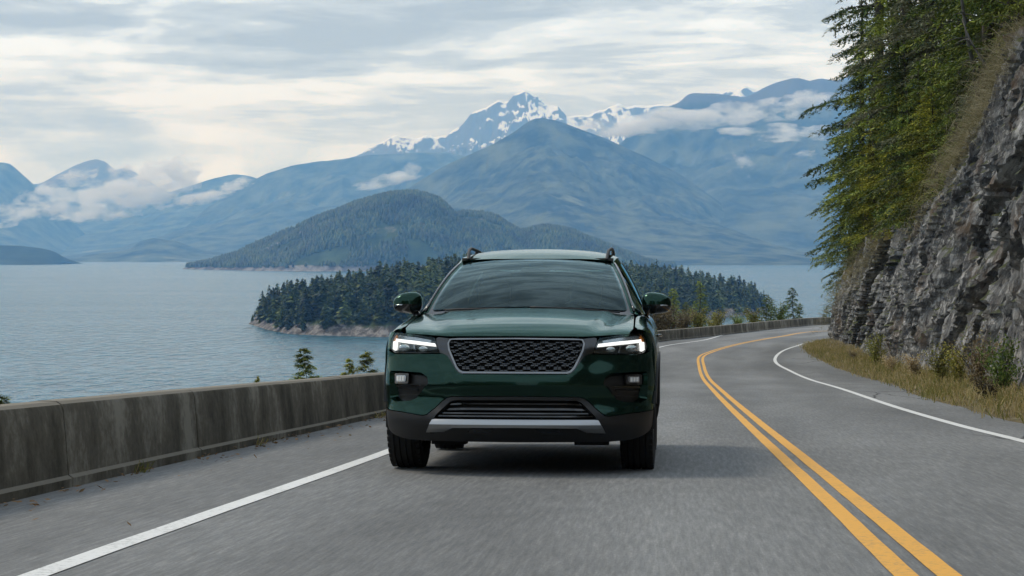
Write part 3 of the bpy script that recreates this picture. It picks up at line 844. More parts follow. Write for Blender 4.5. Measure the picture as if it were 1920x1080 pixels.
Zs[:, 1] = np.minimum(Zs[:, 1], G(XYs[:, 1, 1]) + .01)
tag(obj('roadside_verge', np.concatenate([XYs, Zs[..., None]], -1).reshape(-1, 3), grid_faces(len(E2), nv)[:, ::-1], m_verge), kind='structure')

def rock_mat():
    m, N, out = material('dark_schist')
    geo = N('ShaderNodeNewGeometry')
    rot = N('ShaderNodeMapping', ins={'Vector': geo.outputs['Position'], 'Rotation': (0.0, -0.38, 0.0)})
    mp = N('ShaderNodeMapping', ins={'Vector': rot.outputs[0], 'Scale': (1.5, 1.0, 0.38)})
    n1 = N('ShaderNodeTexNoise', ins={'Vector': mp.outputs[0], 'Scale': 1.0, 'Detail': 10.0, 'Roughness': 0.72, 'Distortion': 0.5})
    mp2 = N('ShaderNodeMapping', ins={'Vector': rot.outputs[0], 'Scale': (7.0, 4.0, 1.5)})
    n2 = N('ShaderNodeTexNoise', ins={'Vector': mp2.outputs[0], 'Scale': 1.0, 'Detail': 8.0, 'Roughness': 0.7, 'Distortion': 0.4})
    r = N('ShaderNodeValToRGB', ins={0: n1.outputs[0]})
    ramp_set(r, [(0.34, (0.03, 0.031, 0.033)), (0.43, (0.08, 0.081, 0.083)), (0.53, (0.18, 0.178, 0.172)), (0.65, (0.42, 0.41, 0.39))])
    r2 = N('ShaderNodeMapRange', ins={0: n2.outputs[0], 1: 0.535, 2: 0.60})
    c = N('ShaderNodeMix', data_type='RGBA', ins={0: r2.outputs[0], 6: r.outputs[0], 7: (0.46, 0.45, 0.43, 1)})
    r3 = N('ShaderNodeMapRange', ins={0: n2.outputs[0], 1: 0.45, 2: 0.39})
    c = N('ShaderNodeMix', data_type='RGBA', ins={0: r3.outputs[0], 6: c.outputs[2], 7: (0.03, 0.03, 0.034, 1)})
    nr = N('ShaderNodeTexNoise', ins={'Vector': geo.outputs['Position'], 'Scale': 0.55, 'Detail': 6.0, 'Roughness': 0.65})
    rr = N('ShaderNodeMapRange', ins={0: nr.outputs[0], 1: 0.54, 2: 0.64, 3: 0.0, 4: 0.8})
    c = N('ShaderNodeMix', data_type='RGBA', ins={0: rr.outputs[0], 6: c.outputs[2], 7: (0.13, 0.085, 0.05, 1)})
    sn = N('ShaderNodeSeparateXYZ', ins={0: geo.outputs['Normal']})
    nm = N('ShaderNodeTexNoise', ins={'Vector': geo.outputs['Position'], 'Scale': 1.3, 'Detail': 5.0})
    mo = N('ShaderNodeMath', operation='MULTIPLY_ADD', ins={0: nm.outputs[0], 1: 1.4, 2: sn.outputs['Z']})
    mr = N('ShaderNodeMapRange', ins={0: mo.outputs[0], 1: 1.20, 2: 1.36})
    c = N('ShaderNodeMix', data_type='RGBA', ins={0: mr.outputs[0], 6: c.outputs[2], 7: (0.06, 0.07, 0.018, 1)})
    hh = N('ShaderNodeMath', operation='MULTIPLY_ADD', ins={0: n1.outputs[0], 1: 1.2, 2: n2.outputs[0]})
    bp = N('ShaderNodeBump', ins={'Height': hh.outputs[0], 'Strength': 1.0, 'Distance': 0.16})
    p = N('ShaderNodeBsdfPrincipled', ins={'Base Color': c.outputs[2], 'Roughness': 0.72, 'Specular IOR Level': 0.4, 'Normal': bp.outputs[0]})
    m.node_tree.links.new(p.outputs[0], out.inputs[0])
    return m
m_rock = rock_mat()

# rock face: stations every 0.2 m along, 0.1 m up, broken into tilted plates
i0 = int(np.searchsorted(sE, 0)); 
sq = np.arange(0, sE[-1], .16)
bx = np.interp(sq, sE, FT[:, 0]); by = np.interp(sq, sE, FT[:, 1])
nx_ = np.interp(sq, sE, nE[:, 0]); ny_ = np.interp(sq, sE, nE[:, 1])
Hc = CUT_H(by) * (1 + .16 * fbm(sq / 6, sq * 0, 2.0, 4)) + .5 * fbm(sq / 1.9, sq * 0 + 4, 1.0, 3)
hq = np.linspace(0, 1, 96)
SS, HH = np.meshgrid(sq, hq, indexing='ij')
Z0 = HH * Hc[:, None]
strat = SS + Z0 * .10                 # plates stand almost upright along the face and lean back with it
warp = .45 * fbm(SS / 2.3, Z0 / 3.5, 3.3, 3)
st2, up2 = strat + warp, Z0 + warp
w2 = SS + .8 * Z0 + .05 * fbm(SS / .8, Z0 / 6, 6.6, 2)
dsp = .95 * cells((SS + 1.6 * Z0) / 4.2, SS * 0 + .5, 1) + .50 * cells(w2 / 1.5 + 9, Z0 / 9, 2) + .26 * cells(w2 / .5, Z0 / 4, 3)
dsp += 1.5 * fbm(SS / 5.5, Z0 / 6, 1.5, 3) + .9 * fbm(SS / 1.7, Z0 / 2.4, 5.5, 4) + .50 * fbm(w2 / .9, up2 / 2.2, 7.7, 5, .6, True) + .30 * fbm(w2 / .28, up2 / .9, 9.1, 4, .6, True)
dsp += .30 * cells(SS / 1.4 + .35 * Z0, Z0 / 1.5 + .3 * SS, 8)
lean = (.24 + .08 * fbm(SS / 7, SS * 0, 8.0, 2)) * Z0 + .15 * np.maximum(HH - .8, 0) * Hc[:, None]
fade = np.clip(HH * 6, .35, 1) 
offn = lean - (dsp - .45) * .55 * fade * np.interp(by, [70, 95, 110], [1, .65, .6])[:, None] + np.interp(by, [70, 92, 100], [0, .55, .7])[:, None]
XYr = np.stack([bx[:, None] + nx_[:, None] * offn, by[:, None] + ny_[:, None] * offn], -1)
Zr = G(by)[:, None] + .1 + Z0 - .35 * (HH < .01)
V = np.concatenate([XYr, Zr[..., None]], -1).reshape(-1, 3)
cliff = obj('rock_cut', V, grid_faces(len(sq), len(hq))[:, ::-1], m_rock, sharp=32)
tag(cliff, 'dark grey layered rock cut rising beside the curve', 'cliff', kind='structure')

# wooded slope above the rock
qs = np.array([-.12, .0, .25, .6, 1.0, 1.6, 2.6, 4.5, 7.5, 12, 20, 34, 60])
top = np.stack([XYr[::3, -1, 0], XYr[::3, -1, 1]], -1); topz = Zr[::3, -1]
nT = np.stack([nx_[::3], ny_[::3]], -1)
ks = np.ones(15) / 15
nT = np.stack([np.convolve(np.pad(nT[:, i], 7, mode='edge'), ks, 'valid') for i in (0, 1)], -1)
tz = topz
def slope_rise(q): return np.where(q < 0, q * .5, .62 * q)
XYh = top[:, None, :] + nT[:, None, :] * qs[None, :, None]
Zh = tz[:, None] + slope_rise(qs)[None, :] + .35 * fbm(XYh[..., 0] / 2.5, XYh[..., 1] / 2.5, 6.0, 4) * np.clip(qs, .3, 3)[None, :] / 1.5
Zh[:, 0] = tz - .35; Zh[:, 1] = tz - .02
tag(obj('forest_slope', np.concatenate([XYh, Zh[..., None]], -1).reshape(-1, 3), grid_faces(len(top), len(qs))[:, ::-1], m_soil), kind='structure')

def slope_point(Y, q):
    """Point on the wooded slope, q metres in from the brink at the place where the brink is at depth Y."""
    i = int(np.argmin(np.abs(top[:, 1] - Y)))
    p = top[i] + nT[i] * q
    return (float(p[0]), float(p[1]), float(tz[i] + slope_rise(np.array(q)) - .15))

def slope_at(px, Y0):
    """Slope point seen at bearing px at about depth Y0 (searched over the slope)."""
    q = np.arange(.2, 30, .4)
    P = top[:, None, :] + nT[:, None, :] * q[None, :, None]
    e = np.abs(960 + FPX * P[..., 0] / np.maximum(P[..., 1], 1) - px) / 12 + np.abs(P[..., 1] - Y0)
    e = e + (P[..., 1] < 5) * 1e6
    i, j = np.unravel_index(np.argmin(e), e.shape)
    return (float(P[i, j, 0]), float(P[i, j, 1]), float(tz[i] + slope_rise(q[j]) - .2))

# ------------------------------------------------------------------ concrete barrier
def concrete_mat():
    m, N, out = material('weathered_concrete')
    geo = N('ShaderNodeNewGeometry')
    oi = N('ShaderNodeObjectInfo')
    mp = N('ShaderNodeMapping', ins={'Vector': geo.outputs['Position'], 'Scale': (1.6, 1.6, 0.9)})
    n1 = N('ShaderNodeTexNoise', ins={'Vector': mp.outputs[0], 'Scale': 1.0, 'Detail': 7.0, 'Roughness': 0.6})
    n2 = N('ShaderNodeTexNoise', ins={'Vector': geo.outputs['Position'], 'Scale': 14.0, 'Detail': 6.0, 'Roughness': 0.7})
    a = N('ShaderNodeMath', operation='MULTIPLY_ADD', ins={0: n2.outputs[0], 1: 0.35, 2: n1.outputs[0]})
    a = N('ShaderNodeMath', operation='MULTIPLY_ADD', ins={0: oi.outputs['Random'], 1: 0.14, 2: a.outputs[0]})
    r = N('ShaderNodeValToRGB', ins={0: a.outputs[0]})
    ramp_set(r, [(0.55, (0.036, 0.032, 0.023)), (0.68, (0.075, 0.067, 0.05)), (0.82, (0.135, 0.12, 0.093)), (0.95, (0.27, 0.25, 0.205))])
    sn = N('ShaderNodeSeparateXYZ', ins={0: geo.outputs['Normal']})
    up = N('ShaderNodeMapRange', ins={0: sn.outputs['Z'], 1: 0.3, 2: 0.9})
    c = N('ShaderNodeMix', data_type='RGBA', ins={0: up.outputs[0], 6: r.outputs[0], 7: (0.20, 0.18, 0.145, 1)})  # upward faces coloured paler: the bright top light is put into the colour
    bp = N('ShaderNodeBump', ins={'Height': n2.outputs[0], 'Strength': 0.5, 'Distance': 0.01})
    p = N('ShaderNodeBsdfPrincipled', ins={'Base Color': c.outputs[2], 'Roughness': 0.9, 'Specular IOR Level': 0.2, 'Normal': bp.outputs[0]})
    m.node_tree.links.new(p.outputs[0], out.inputs[0])
    return m
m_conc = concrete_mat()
sB = np.r_[0, np.cumsum(np.linalg.norm(np.diff(BARRIER, axis=0), axis=1))]
nBf = normals2(BARRIER)
# cross-section: (metres towards the sea from the road-side foot, height)
PROF = [(-.0, -.06), (-.0, .055), (.028, .075), (.030, .10), (.045, .30), (.062, .475), (.075, .512), (.105, .53), (.22, .533), (.285, .525), (.305, .50), (.33, .10), (.34, -.30)]
SEG, START = 3.5, .35 + 0.0
bar = empty('concrete_barrier', (float(BARRIER[0, 0]), float(BARRIER[0, 1]), float(G(BARRIER[0, 1]))))
tag(bar, 'low weathered concrete barrier wall along the seaward edge of the road', 'barrier')
# joint positions chosen so that one falls where the photograph shows it
iy = int(np.argmin(np.abs(BARRIER[:, 1] - 16.3)))
s_first = sB[iy] % SEG - SEG
j = 0
s0 = s_first
while s0 < sB[-1] - .5:
    a, b = max(s0 + .008, 0), min(s0 + SEG - .008, sB[-1])
    s0 += SEG
    if b - a < .4: continue
    q = np.linspace(a, b, 8)
    dz = random.uniform(-.003, .003); dl = random.uniform(-.006, .006)
    bx_ = np.interp(q, sB, BARRIER[:, 0]); by_ = np.interp(q, sB, BARRIER[:, 1])
    nx2 = np.interp(q, sB, nBf[:, 0]); ny2 = np.interp(q, sB, nBf[:, 1])
    rows = []
    for (o_, h_) in PROF:
        x = bx_ - nx2 * (o_ + dl); y = by_ - ny2 * (o_ + dl)
        rows.append(np.stack([x, y, G(by_) + h_ + (dz if h_ > 0.01 else 0)], -1))
    P = np.stack(rows, 1)
    # ease the ends so that joints read
    V = P.reshape(-1, 3) - np.array(bar.location)
    F = [list(f) for f in grid_faces(8, len(PROF))]
    F += [list(range(len(PROF))), list(range(7 * len(PROF), 8 * len(PROF)))[::-1]]
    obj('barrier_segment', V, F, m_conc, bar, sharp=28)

# unseen wooded hill added behind the viewer to darken reflections in the car
xs = np.linspace(-90, 120, 70); ys = np.linspace(-150, -45, 36)
XX, YY = np.meshgrid(xs, ys)
Zw = -2 + 26 * np.exp(-((YY + 95) / 34.) ** 2) * np.clip((XX + 90) / 40, 0, 1) * (1 + .5 * fbm(XX / 14, YY / 14, 2.0, 4)) + 3 * fbm(XX / 3, YY / 3, 1.0, 3)
Zw[np.abs(XX + 3 - (YY * .074)) < 5] = np.minimum(Zw, 3)[np.abs(XX + 3 - (YY * .074)) < 5]
tag(obj('unseen_reflection_hill', np.stack([XX, YY, Zw], -1).reshape(-1, 3), grid_faces(36, 70), m_mtn_mid), kind='structure')

# ================================================================== the car
# local axes: x to the right of the picture, y from the front bumper backwards, z up from the road
CAR_Y = 14.0
car = empty('car', (0.015, CAR_Y, float(G(CAR_Y))), (-math.atan(.0451), 0, -R_(4.3)))
tag(car, 'dark green sport utility car driving towards the viewer with lit daytime lights', 'car')

def car_paint():
    m, N, out = material('dark_green_paint')
    lw = N('ShaderNodeTexCoord')
    n = N('ShaderNodeTexNoise', ins={'Vector': lw.outputs['Object'], 'Scale': 900.0, 'Detail': 1.0})
    mr = N('ShaderNodeMapRange', ins={0: n.outputs[0], 1: 0.35, 2: 0.7, 3: 0.7, 4: 1.5})
    mm = N('ShaderNodeMix', data_type='RGBA', blend_type='MULTIPLY', ins={0: 1.0, 6: (0.011, 0.034, 0.025, 1), 7: mr.outputs[0]})
    p = N('ShaderNodeBsdfPrincipled', ins={'Base Color': mm.outputs[2], 'Metallic': 0.9, 'Roughness': 0.16, 'Specular Tint': (0.40, 0.58, 0.54, 1), 'Coat Weight': 0.45, 'Coat Roughness': 0.02, 'Coat IOR': 1.35})
    m.node_tree.links.new(p.outputs[0], out.inputs[0])
    return m
m_paint = car_paint()
m_gloss = simple('gloss_black', (0.006, 0.006, 0.007), .12, coat=.6)
m_plastic = simple('black_plastic', (0.007, 0.007, 0.0075), .5, noise=(60, .15))
m_dark = simple('deep_black', (0.004, 0.004, 0.004), .8)
m_chrome = simple('satin_chrome', (0.27, 0.28, 0.29), .2, metal=1.0)
m_silver = simple('silver_trim', (0.36, 0.37, 0.38), .34, metal=.8)
m_dkchrome = simple('dark_chrome', (0.21, 0.215, 0.22), .18, metal=1.0)
m_gun = simple('dark_metal', (0.075, 0.077, 0.08), .25, metal=1.0)
m_rubber = simple('tyre_rubber', (0.008, 0.008, 0.008), .85, noise=(25, .25))
m_drl = simple('daytime_light', (0.9, 0.9, 0.9), .3, emit=(1.0, 0.98, 0.94), es=1.3)
m_lampgrey = simple('lamp_reflector', (0.45, 0.47, 0.49), .22, metal=.8)
m_amber = simple('amber_lens', (0.75, 0.24, 0.03), .2, coat=.5)
m_seat = simple('dark_seat', (0.045, 0.043, 0.04), .8)
m_rim = simple('alloy_rim', (0.22, 0.22, 0.23), .3, metal=.9)
m_red = simple('red_lens', (0.3, 0.01, 0.01), .15, coat=.6)
m_white = simple('plain_white', (0.7, 0.7, 0.68), .5)

def glass_mat(name, tint, refl=1.45):
    m, N, out = material(name)
    fr = N('ShaderNodeFresnel', ins={'IOR': refl})
    t = N('ShaderNodeBsdfTransparent', ins={'Color': (*tint, 1)})
    g = N('ShaderNodeBsdfGlossy', ins={'Color': (0.72, 0.97, 1.0, 1), 'Roughness': 0.015})
    ms = N('ShaderNodeMixShader', ins={0: fr.outputs[0], 1: t.outputs[0], 2: g.outputs[0]})
    m.node_tree.links.new(ms.outputs[0], out.inputs[0])
    return m
m_glass = glass_mat('windscreen_glass', (0.5, 0.64, 0.64), 1.30)
m_sideglass = glass_mat('tinted_side_glass', (0.12, 0.15, 0.15), 1.6)
m_lens = glass_mat('clear_lens', (0.9, 0.92, 0.92), 1.4)

# ---- panel builder: polygon in a surface domain -> fitted, offset, rimmed mesh
def densify(P, step):
    out = []
    n = len(P)
    for i in range(n):
        a, b = np.array(P[i], float), np.array(P[(i + 1) % n], float)
        m = max(1, int(math.ceil(np.linalg.norm(b - a) / step)))
        for k in range(m): out.append(a + (b - a) * k / m)
    return np.array(out)

def rounded(P, r=.015, n=4):
    """Round the corners of a polygon."""
    P = [np.array(p, float) for p in P]
    out = []
    for i in range(len(P)):
        a, b, c = P[i - 1], P[i], P[(i + 1) % len(P)]
        la, lc = np.linalg.norm(a - b), np.linalg.norm(c - b)
        d = min(r, la * .4, lc * .4)
        p, q = b + (a - b) / la * d, b + (c - b) / lc * d
        for t in np.linspace(0, 1, n):
            out.append((1 - t) ** 2 * p + 2 * t * (1 - t) * b + t * t * q)
    return np.array(out)

def panel(name, outer, fmap, mat, parent, holes=(), step=.03, offset=0.0, depth=.012, hole_depth=None, hole_in=0.0, sharp=32, rim=True):
    loops = [densify(outer, step)] + [densify(h, step) for h in holes]
    vs, es = [], []
    for Lp in loops:
        b = len(vs)
        vs += [tuple(p) for p in Lp]
        es += [(b + i, b + (i + 1) % len(Lp)) for i in range(len(Lp))]
    nb = len(vs)
    lo, hi = loops[0].min(0), loops[0].max(0)
    gx, gy = np.meshgrid(np.arange(lo[0] + step * .5, hi[0], step), np.arange(lo[1] + step * .5, hi[1], step))
    gx, gy = gx.ravel(), gy.ravel()
    sd = poly_sd(loops[0], gx, gy)
    ok = sd > step * .45
    for h in loops[1:]:
        ok &= poly_sd(h, gx, gy) < -step * .45
    vs += list(zip(gx[ok], gy[ok]))
    r = delaunay_2d_cdt([Vector(v) for v in vs], es, [], 0, 1e-7)
    P2 = np.array([tuple(v) for v in r[0]]); T = np.array([f for f in r[2]])
    c = P2[T].mean(1)
    k = poly_in(loops[0], c[:, 0], c[:, 1])
    for h in loops[1:]: k &= ~poly_in(h, c[:, 0], c[:, 1])
    T = T[k]
    # orient by domain handedness and fit to the surface
    def place(P, off):
        e = 1e-3
        p = fmap(P[:, 0], P[:, 1])
        du = fmap(P[:, 0] + e, P[:, 1]) - p; dv = fmap(P[:, 0], P[:, 1] + e) - p
        n = np.cross(du, dv); n /= np.linalg.norm(n, axis=1)[:, None] + 1e-12
        return p + n * off, n
    V, Nn = place(P2, offset)
    a = P2[T]
    area = (a[:, 1, 0] - a[:, 0, 0]) * (a[:, 2, 1] - a[:, 0, 1]) - (a[:, 1, 1] - a[:, 0, 1]) * (a[:, 2, 0] - a[:, 0, 0])
    T[area < 0] = T[area < 0][:, ::-1]
    faces = [list(t) for t in T]
    allV = [V]
    if rim:
        # boundary edges get a return flange
        cnt = {}
        for t in T:
            for i in range(3):
                e = (int(t[i]), int(t[(i + 1) % 3]))
                cnt[e] = cnt.get(e, 0) + 1
        bd = [e for e in cnt if (e[1], e[0]) not in cnt]
        used = sorted({i for e in bd for i in e})
        idx = {v: len(V) + n for n, v in enumerate(used)}
        Pb = P2[used].copy(); dep = np.full(len(used), depth)
        for hi_, h in enumerate(loops[1:]):
            cen = h.mean(0)
            d = np.abs(poly_sd(h, Pb[:, 0], Pb[:, 1])) < step * .2
            if hole_depth is not None: dep[d] = hole_depth
            Pb[d] += (cen - Pb[d]) * hole_in
        Vb, _ = place(Pb, 0.0)
        _, nb_ = place(P2[used], 0.0)
        Vb = Vb + nb_ * (offset - dep)[:, None]
        allV.append(Vb)
        for a_, b_ in bd:
            faces.append([b_, a_, idx[a_], idx[b_]])
    return obj(name, np.vstack(allV), faces, mat, parent, sharp=sharp)

def mir(P):
    """Outline drawn for x >= 0, closed through its mirror image."""
    P = [tuple(p) for p in P]
    return P + [(-x, z) for x, z in reversed(P) if abs(x) > 1e-6]

def flip(P): return [(-x, z) for x, z in P][::-1]

def box(x0, x1, y0, y1, z0, z1):
    return box_verts(x0, x1, y0, y1, z0, z1)

def tube(P, r, k=8, close=True):
    P = np.array(P, float); n = len(P)
    r = np.broadcast_to(np.asarray(r, float), (n,))
    T = np.gradient(P, axis=0); T /= np.linalg.norm(T, axis=1)[:, None] + 1e-12
    ref = np.where(np.abs(T[:, 2:3]) > .9, np.array([[1., 0, 0]]), np.array([[0, 0, 1.]]))
    A = np.cross(T, ref); A /= np.linalg.norm(A, axis=1)[:, None] + 1e-12
    B = np.cross(T, A)
    a = np.arange(k) * 2 * np.pi / k
    V = P[:, None] + (A[:, None] * np.cos(a)[None, :, None] + B[:, None] * np.sin(a)[None, :, None]) * r[:, None, None]
    F = []
    for i in range(n - 1):
        for j in range(k):
            F.append([i * k + j, i * k + (j + 1) % k, (i + 1) * k + (j + 1) % k, (i + 1) * k + j])
    if close:
        F += [list(range(k))[::-1], list(range((n - 1) * k, n * k))]
    return V.reshape(-1, 3), F

def join(parts):
    Vs, Fs, off = [], [], 0
    for V, F in parts:
        Vs.append(np.asarray(V)); Fs += [[int(i) + off for i in f] for f in F]; off += len(V)
    return np.vstack(Vs), Fs

# ---- front surface: plan curve swept down a profile
_px = np.array([0, .15, .30, .45, .58, .70, .79, .86, .905, .932, .947, .953])
_py = np.array([0, .003, .014, .036, .068, .115, .172, .245, .325, .41, .52, .70])
_fy = pchip(_px, _py)
_t = np.linspace(0, .953, 600); _arc = np.r_[0, np.cumsum(np.hypot(np.diff(_t), np.diff(_fy(_t))))]
def AX(x):
    """Arc length along the plan curve for a half-width x."""
    return np.sign(x) * np.interp(np.abs(x), _t, _arc)
_V = pchip([.15, .22, .29, .36, .41, .47, .54, .60, .65, .70, .76, .82, .88, .935, 1.0], [.13, .085, .03, -.012, -.005, .022, .018, .0, .004, .016, .044, .060, .078, .105, .16])
_wx = pchip([.15, .3, .45, .6, .8, .9, 1.0], [.955, .975, .99, 1.0, .998, .99, .965])
def FS(u, z):
    a = np.abs(u)
    x = np.interp(a, _arc, _t); y = _fy(x)
    # lower corners lean out a little, chest crease beside the intake
    fade = 1 - .55 * np.clip((a - .55) / .5, 0, 1)
    yy = y + _V(z) * fade
    # nose is pulled forward in a shield around the grille
    cz = np.clip((.80 - z) / .28, 0, 1)
    crease = .50 - .10 * cz
    yy = yy + .020 * (1 / (1 + np.exp(-(a - crease) / .018))) * np.clip((z - .44) / .08, 0, 1) * np.clip((.86 - z) / .05, 0, 1)
    return np.stack([np.sign(u) * x * _wx(z), yy, z], -1)
def FX(P): return [(float(AX(x)), z) for x, z in P]

green = FX([(0, .681), (.352, .681), (.378, .688), (.402, .710), (.440, .768), (.468, .806), (.500, .818), (.56, .816), (.845, .814), (.885, .828), (.912, .842), (.944, .838), (.9475, .60), (.944, .442), (.80, .424), (.640, .402), (.612, .410), (.556, .452), (.505, .500), (.470, .522), (.43, .532), (0, .536)])
pocket = FX(rounded([(.645, .690), (.80, .700), (.886, .700), (.893, .685), (.893, .510), (.85, .488), (.735, .496), (.685, .515), (.595, .618), (.605, .662)], .008))
body = empty('front_bumper', parent=car)
panel('bumper_skin', mir(green), FS, m_paint, body, holes=[pocket, flip(pocket)], step=.022, depth=.03, hole_depth=.06, hole_in=.10)
# grille surround, grille, slats
chr_out = FX([(0, .6835), (.35, .6835), (.376, .6905), (.400, .7125), (.438, .7705), (.466, .8085), (.500, .821), (.522, .823), (.555, .905), (.556, .926), (.540, .931), (.40, .929), (0, .929)])
gr_in = FX(rounded([(.352, .699), (.376, .709), (.396, .732), (.452, .850), (.462, .890), (.452, .913), (0, .9185), (-.452, .913), (-.462, .890), (-.452, .850), (-.396, .732), (-.376, .709), (-.352, .699)][::1], .012))
gr_in = [tuple(p) for p in gr_in]
chr_thin = FX([(0, .6865), (.354, .6865), (.379, .6945), (.406, .7225), (.464, .845), (.4735, .891), (.462, .9195), (.40, .9235), (0, .9265)])
panel('grille_surround', mir(chr_thin), FS, m_dkchrome, body, holes=[gr_in], step=.02, offset=.004, depth=.02, hole_depth=.035)
wedge = FX([(.352, .681), (.378, .688), (.402, .710), (.440, .768), (.468, .806), (.500, .8205), (.522, .823), (.555, .905), (.556, .926), (.540, .931), (.466, .9225), (.476, .893), (.4665, .845), (.409, .7225), (.381, .6935), (.356, .6855)])
for wd in (wedge, flip(wedge)):
    panel('grille_wing', wd, FS, m_gun, body, step=.02, offset=.001, depth=.02)
grille = panel('grille', mir(FX([(0, .69), (.36, .69), (.47, .86), (.47, .925), (0, .925)])), FS, m_dark, body, step=.04, offset=-.05, rim=False)
# castellated bars of the grille
bars = []
zr = np.arange(.712, .912, .0225)
for ri, z0 in enumerate(zr):
    lim = np.interp(z0, [.70, .735, .85, .89, .915], [.352, .394, .449, .459, .45]) - .006
    x = -lim
    ph = ri % 2
    pts = []
    k = 0
    pitch = .052
    xs_ = np.arange(-lim, lim, pitch / 2)
    for k, xx in enumerate(xs_):
        upst = ((k + ri * 1) % 4) in (0, 1)
        zt = z0 + (.0075 if upst else -.0045)
        x1 = min(xx + pitch / 2 - .0045, lim)
        if x1 - xx < .006: continue
        a = FS(np.array([AX(xx), AX(x1)]), np.array([zt, zt]))
        y = a[:, 1].mean()
        h = .0042 if upst else .0034
        v, f = box(xx, x1, y + .006, y + .04, zt - h, zt + h)
        v[[0, 1, 4, 5], 1] += np.array([.0, .0, .006, .006])
        bars.append((v, f))
        if k % 2 == 1:
            # link down to the next step
            v2, f2 = box(x1 - .001, x1 + .0055, y + .008, y + .038, z0 - .008, z0 + .010)
            bars.append((v2, f2))
V, F = join(bars)
obj('grille_bars', V, F, m_gun, grille, smooth=False)

# ---- headlights
HL = [(.530, .824), (.560, .822), (.845, .820), (.878, .834), (.894, .862), (.892, .925), (.876, .962), (.845, .964), (.72, .949), (.575, .929), (.562, .918)]
for s in (1, -1):
    f_ = (lambda P: FX(P)) if s == 1 else (lambda P: flip(FX(P)))
    hl = empty('headlight', parent=car)
    hp = f_(rounded(HL, .012))
    panel('lamp_housing', hp, FS, m_gloss, hl, step=.03, offset=-.035, depth=-.03)
    # upper reflector strip above the light bar
    panel('reflector', f_([(.600, .899), (.860, .926), (.872, .950), (.85, .956), (.72, .942), (.600, .922)]), FS, m_lampgrey, hl, step=.03, offset=-.022, depth=.008)
    panel('daytime_light', f_([(.560, .877), (.72, .893), (.868, .908), (.868, .926), (.72, .911), (.566, .893)]), FS, m_drl, hl, step=.03, offset=-.010, depth=.02)
    panel('daytime_light', f_([(.864, .838), (.884, .850), (.886, .905), (.868, .907)]), FS, m_drl, hl, step=.03, offset=-.009, depth=.02)
    panel('turn_lamp', f_([(.876, .908), (.889, .905), (.889, .928), (.874, .955), (.868, .945)]), FS, m_amber, hl, step=.03, offset=-.012, depth=.01)
    panel('divider', f_([(.700, .828), (.710, .828), (.728, .886), (.716, .885)]), FS, m_chrome, hl, step=.02, offset=-.014, depth=.01)
    for (cx, cz, rr) in ((.645, .850, .020), (.785, .857, .026)):
        c = FS(np.array([AX(cx * s)]), np.array([cz]))[0]
        P, Fq = SPH
        obj('projector_lens', P * np.array([rr * 1.6, rr * .6, rr]) + c + np.array([0, .028, 0]), Fq, m_lampgrey, hl)
    panel('lens_cover', hp, FS, m_lens, hl, step=.025, offset=.001, rim=False)
    # fog lamp pocket
    fp = empty('fog_lamp', parent=car)
    po = pocket if s == 1 else flip(pocket)
    cen = np.mean(np.array(po), 0)
    panel('pocket_liner', [tuple(cen + (np.array(p) - cen) * .97) for p in po], FS, m_plastic, fp, step=.04, offset=-.058, rim=False)
    panel('pocket_blade', f_(rounded([(.66, .604), (.86, .604), (.87, .586), (.68, .592)], .006)), FS, m_gloss, fp, step=.03, offset=-.030, depth=.02)
    panel('lamp_bezel', f_(rounded([(.755, .688), (.872, .684), (.870, .612), (.76, .614)], .01)), FS, m_gloss, fp, step=.03, offset=-.022, depth=.03)
    lp = panel('lamp_lens', f_(rounded([(.772, .672), (.850, .670), (.849, .626), (.774, .628)], .012)), FS, m_lampgrey, fp, step=.02, offset=-.014, depth=.01)
    for kx in (.792, .812, .832):
        panel('lamp_cell', f_([(kx - .007, .634), (kx + .007, .634), (kx + .007, .664), (kx - .007, .664)]), FS, m_white, lp, step=.02, offset=-.010, depth=.004)
    for zz in (.52, .55, .58):
        panel('pocket_slat', f_([(.70, zz), (.868, zz), (.868, zz + .012), (.70, zz + .012)]), FS, m_plastic, fp, step=.04, offset=-.045, depth=.012)

for s in (1, -1):
    P = [(.898, .846), (.944, .842), (.9475, .90), (.945, .955), (.915, .972), (.882, .968), (.898, .928)]
    panel('fender_tip', FX(P) if s == 1 else flip(FX(P)), FS, m_paint, car, step=.02, depth=.03)
# ---- black lower bumper, intake, skid plate
low = FX([(0, .531), (.428, .527), (.466, .517), (.501, .494), (.552, .446), (.608, .404), (.640, .396), (.80, .418), (.944, .436), (.947, .36), (.93, .30), (.88, .262), (.80, .238), (.64, .226), (0, .222)])
intake = FX([(0, .508), (.415, .505), (.450, .492), (.548, .402), (.560, .384), (.535, .376), (0, .376)])
intake_full = mir(intake)
panel('lower_bumper', mir(low), FS, m_plastic, body, holes=[intake_full], step=.03, offset=.002, depth=.03, hole_depth=.05)
panel('intake_back', mir(FX([(0, .52), (.43, .515), (.56, .40), (.56, .37), (0, .37)])), FS, m_dark, body, step=.05, offset=-.07, rim=False)
for zz in (.398, .424, .450, .476):
    w_ = np.interp(zz, [.376, .405, .49], [.55, .545, .452]) - .004
    panel('intake_slat', mir(FX([(0, zz), (w_, zz), (w_, zz + .010), (0, zz + .010)])), FS, m_gloss, body, step=.03, offset=-.022, depth=.03)
def FS_skid(u, z):
    p = FS(u, z)
    p[..., 1] -= .028 * np.clip((.372 - z) / .036, 0, 1) - .045 * np.clip((.334 - z) / .05, 0, 1)
    return p
skid = FX([(0, .371), (.545, .371), (.572, .368), (.626, .292), (.612, .286), (.500, .296), (.428, .328), (0, .332)])
panel('skid_trim', mir(skid), FS_skid, m_silver, body, step=.012, offset=.010, depth=.02)
panel('skid_plate', mir(FX([(0, .330), (.425, .326), (.497, .292), (.60, .280), (.56, .236), (0, .232)])), FS, m_plastic, body, step=.03, offset=.007, depth=.02)
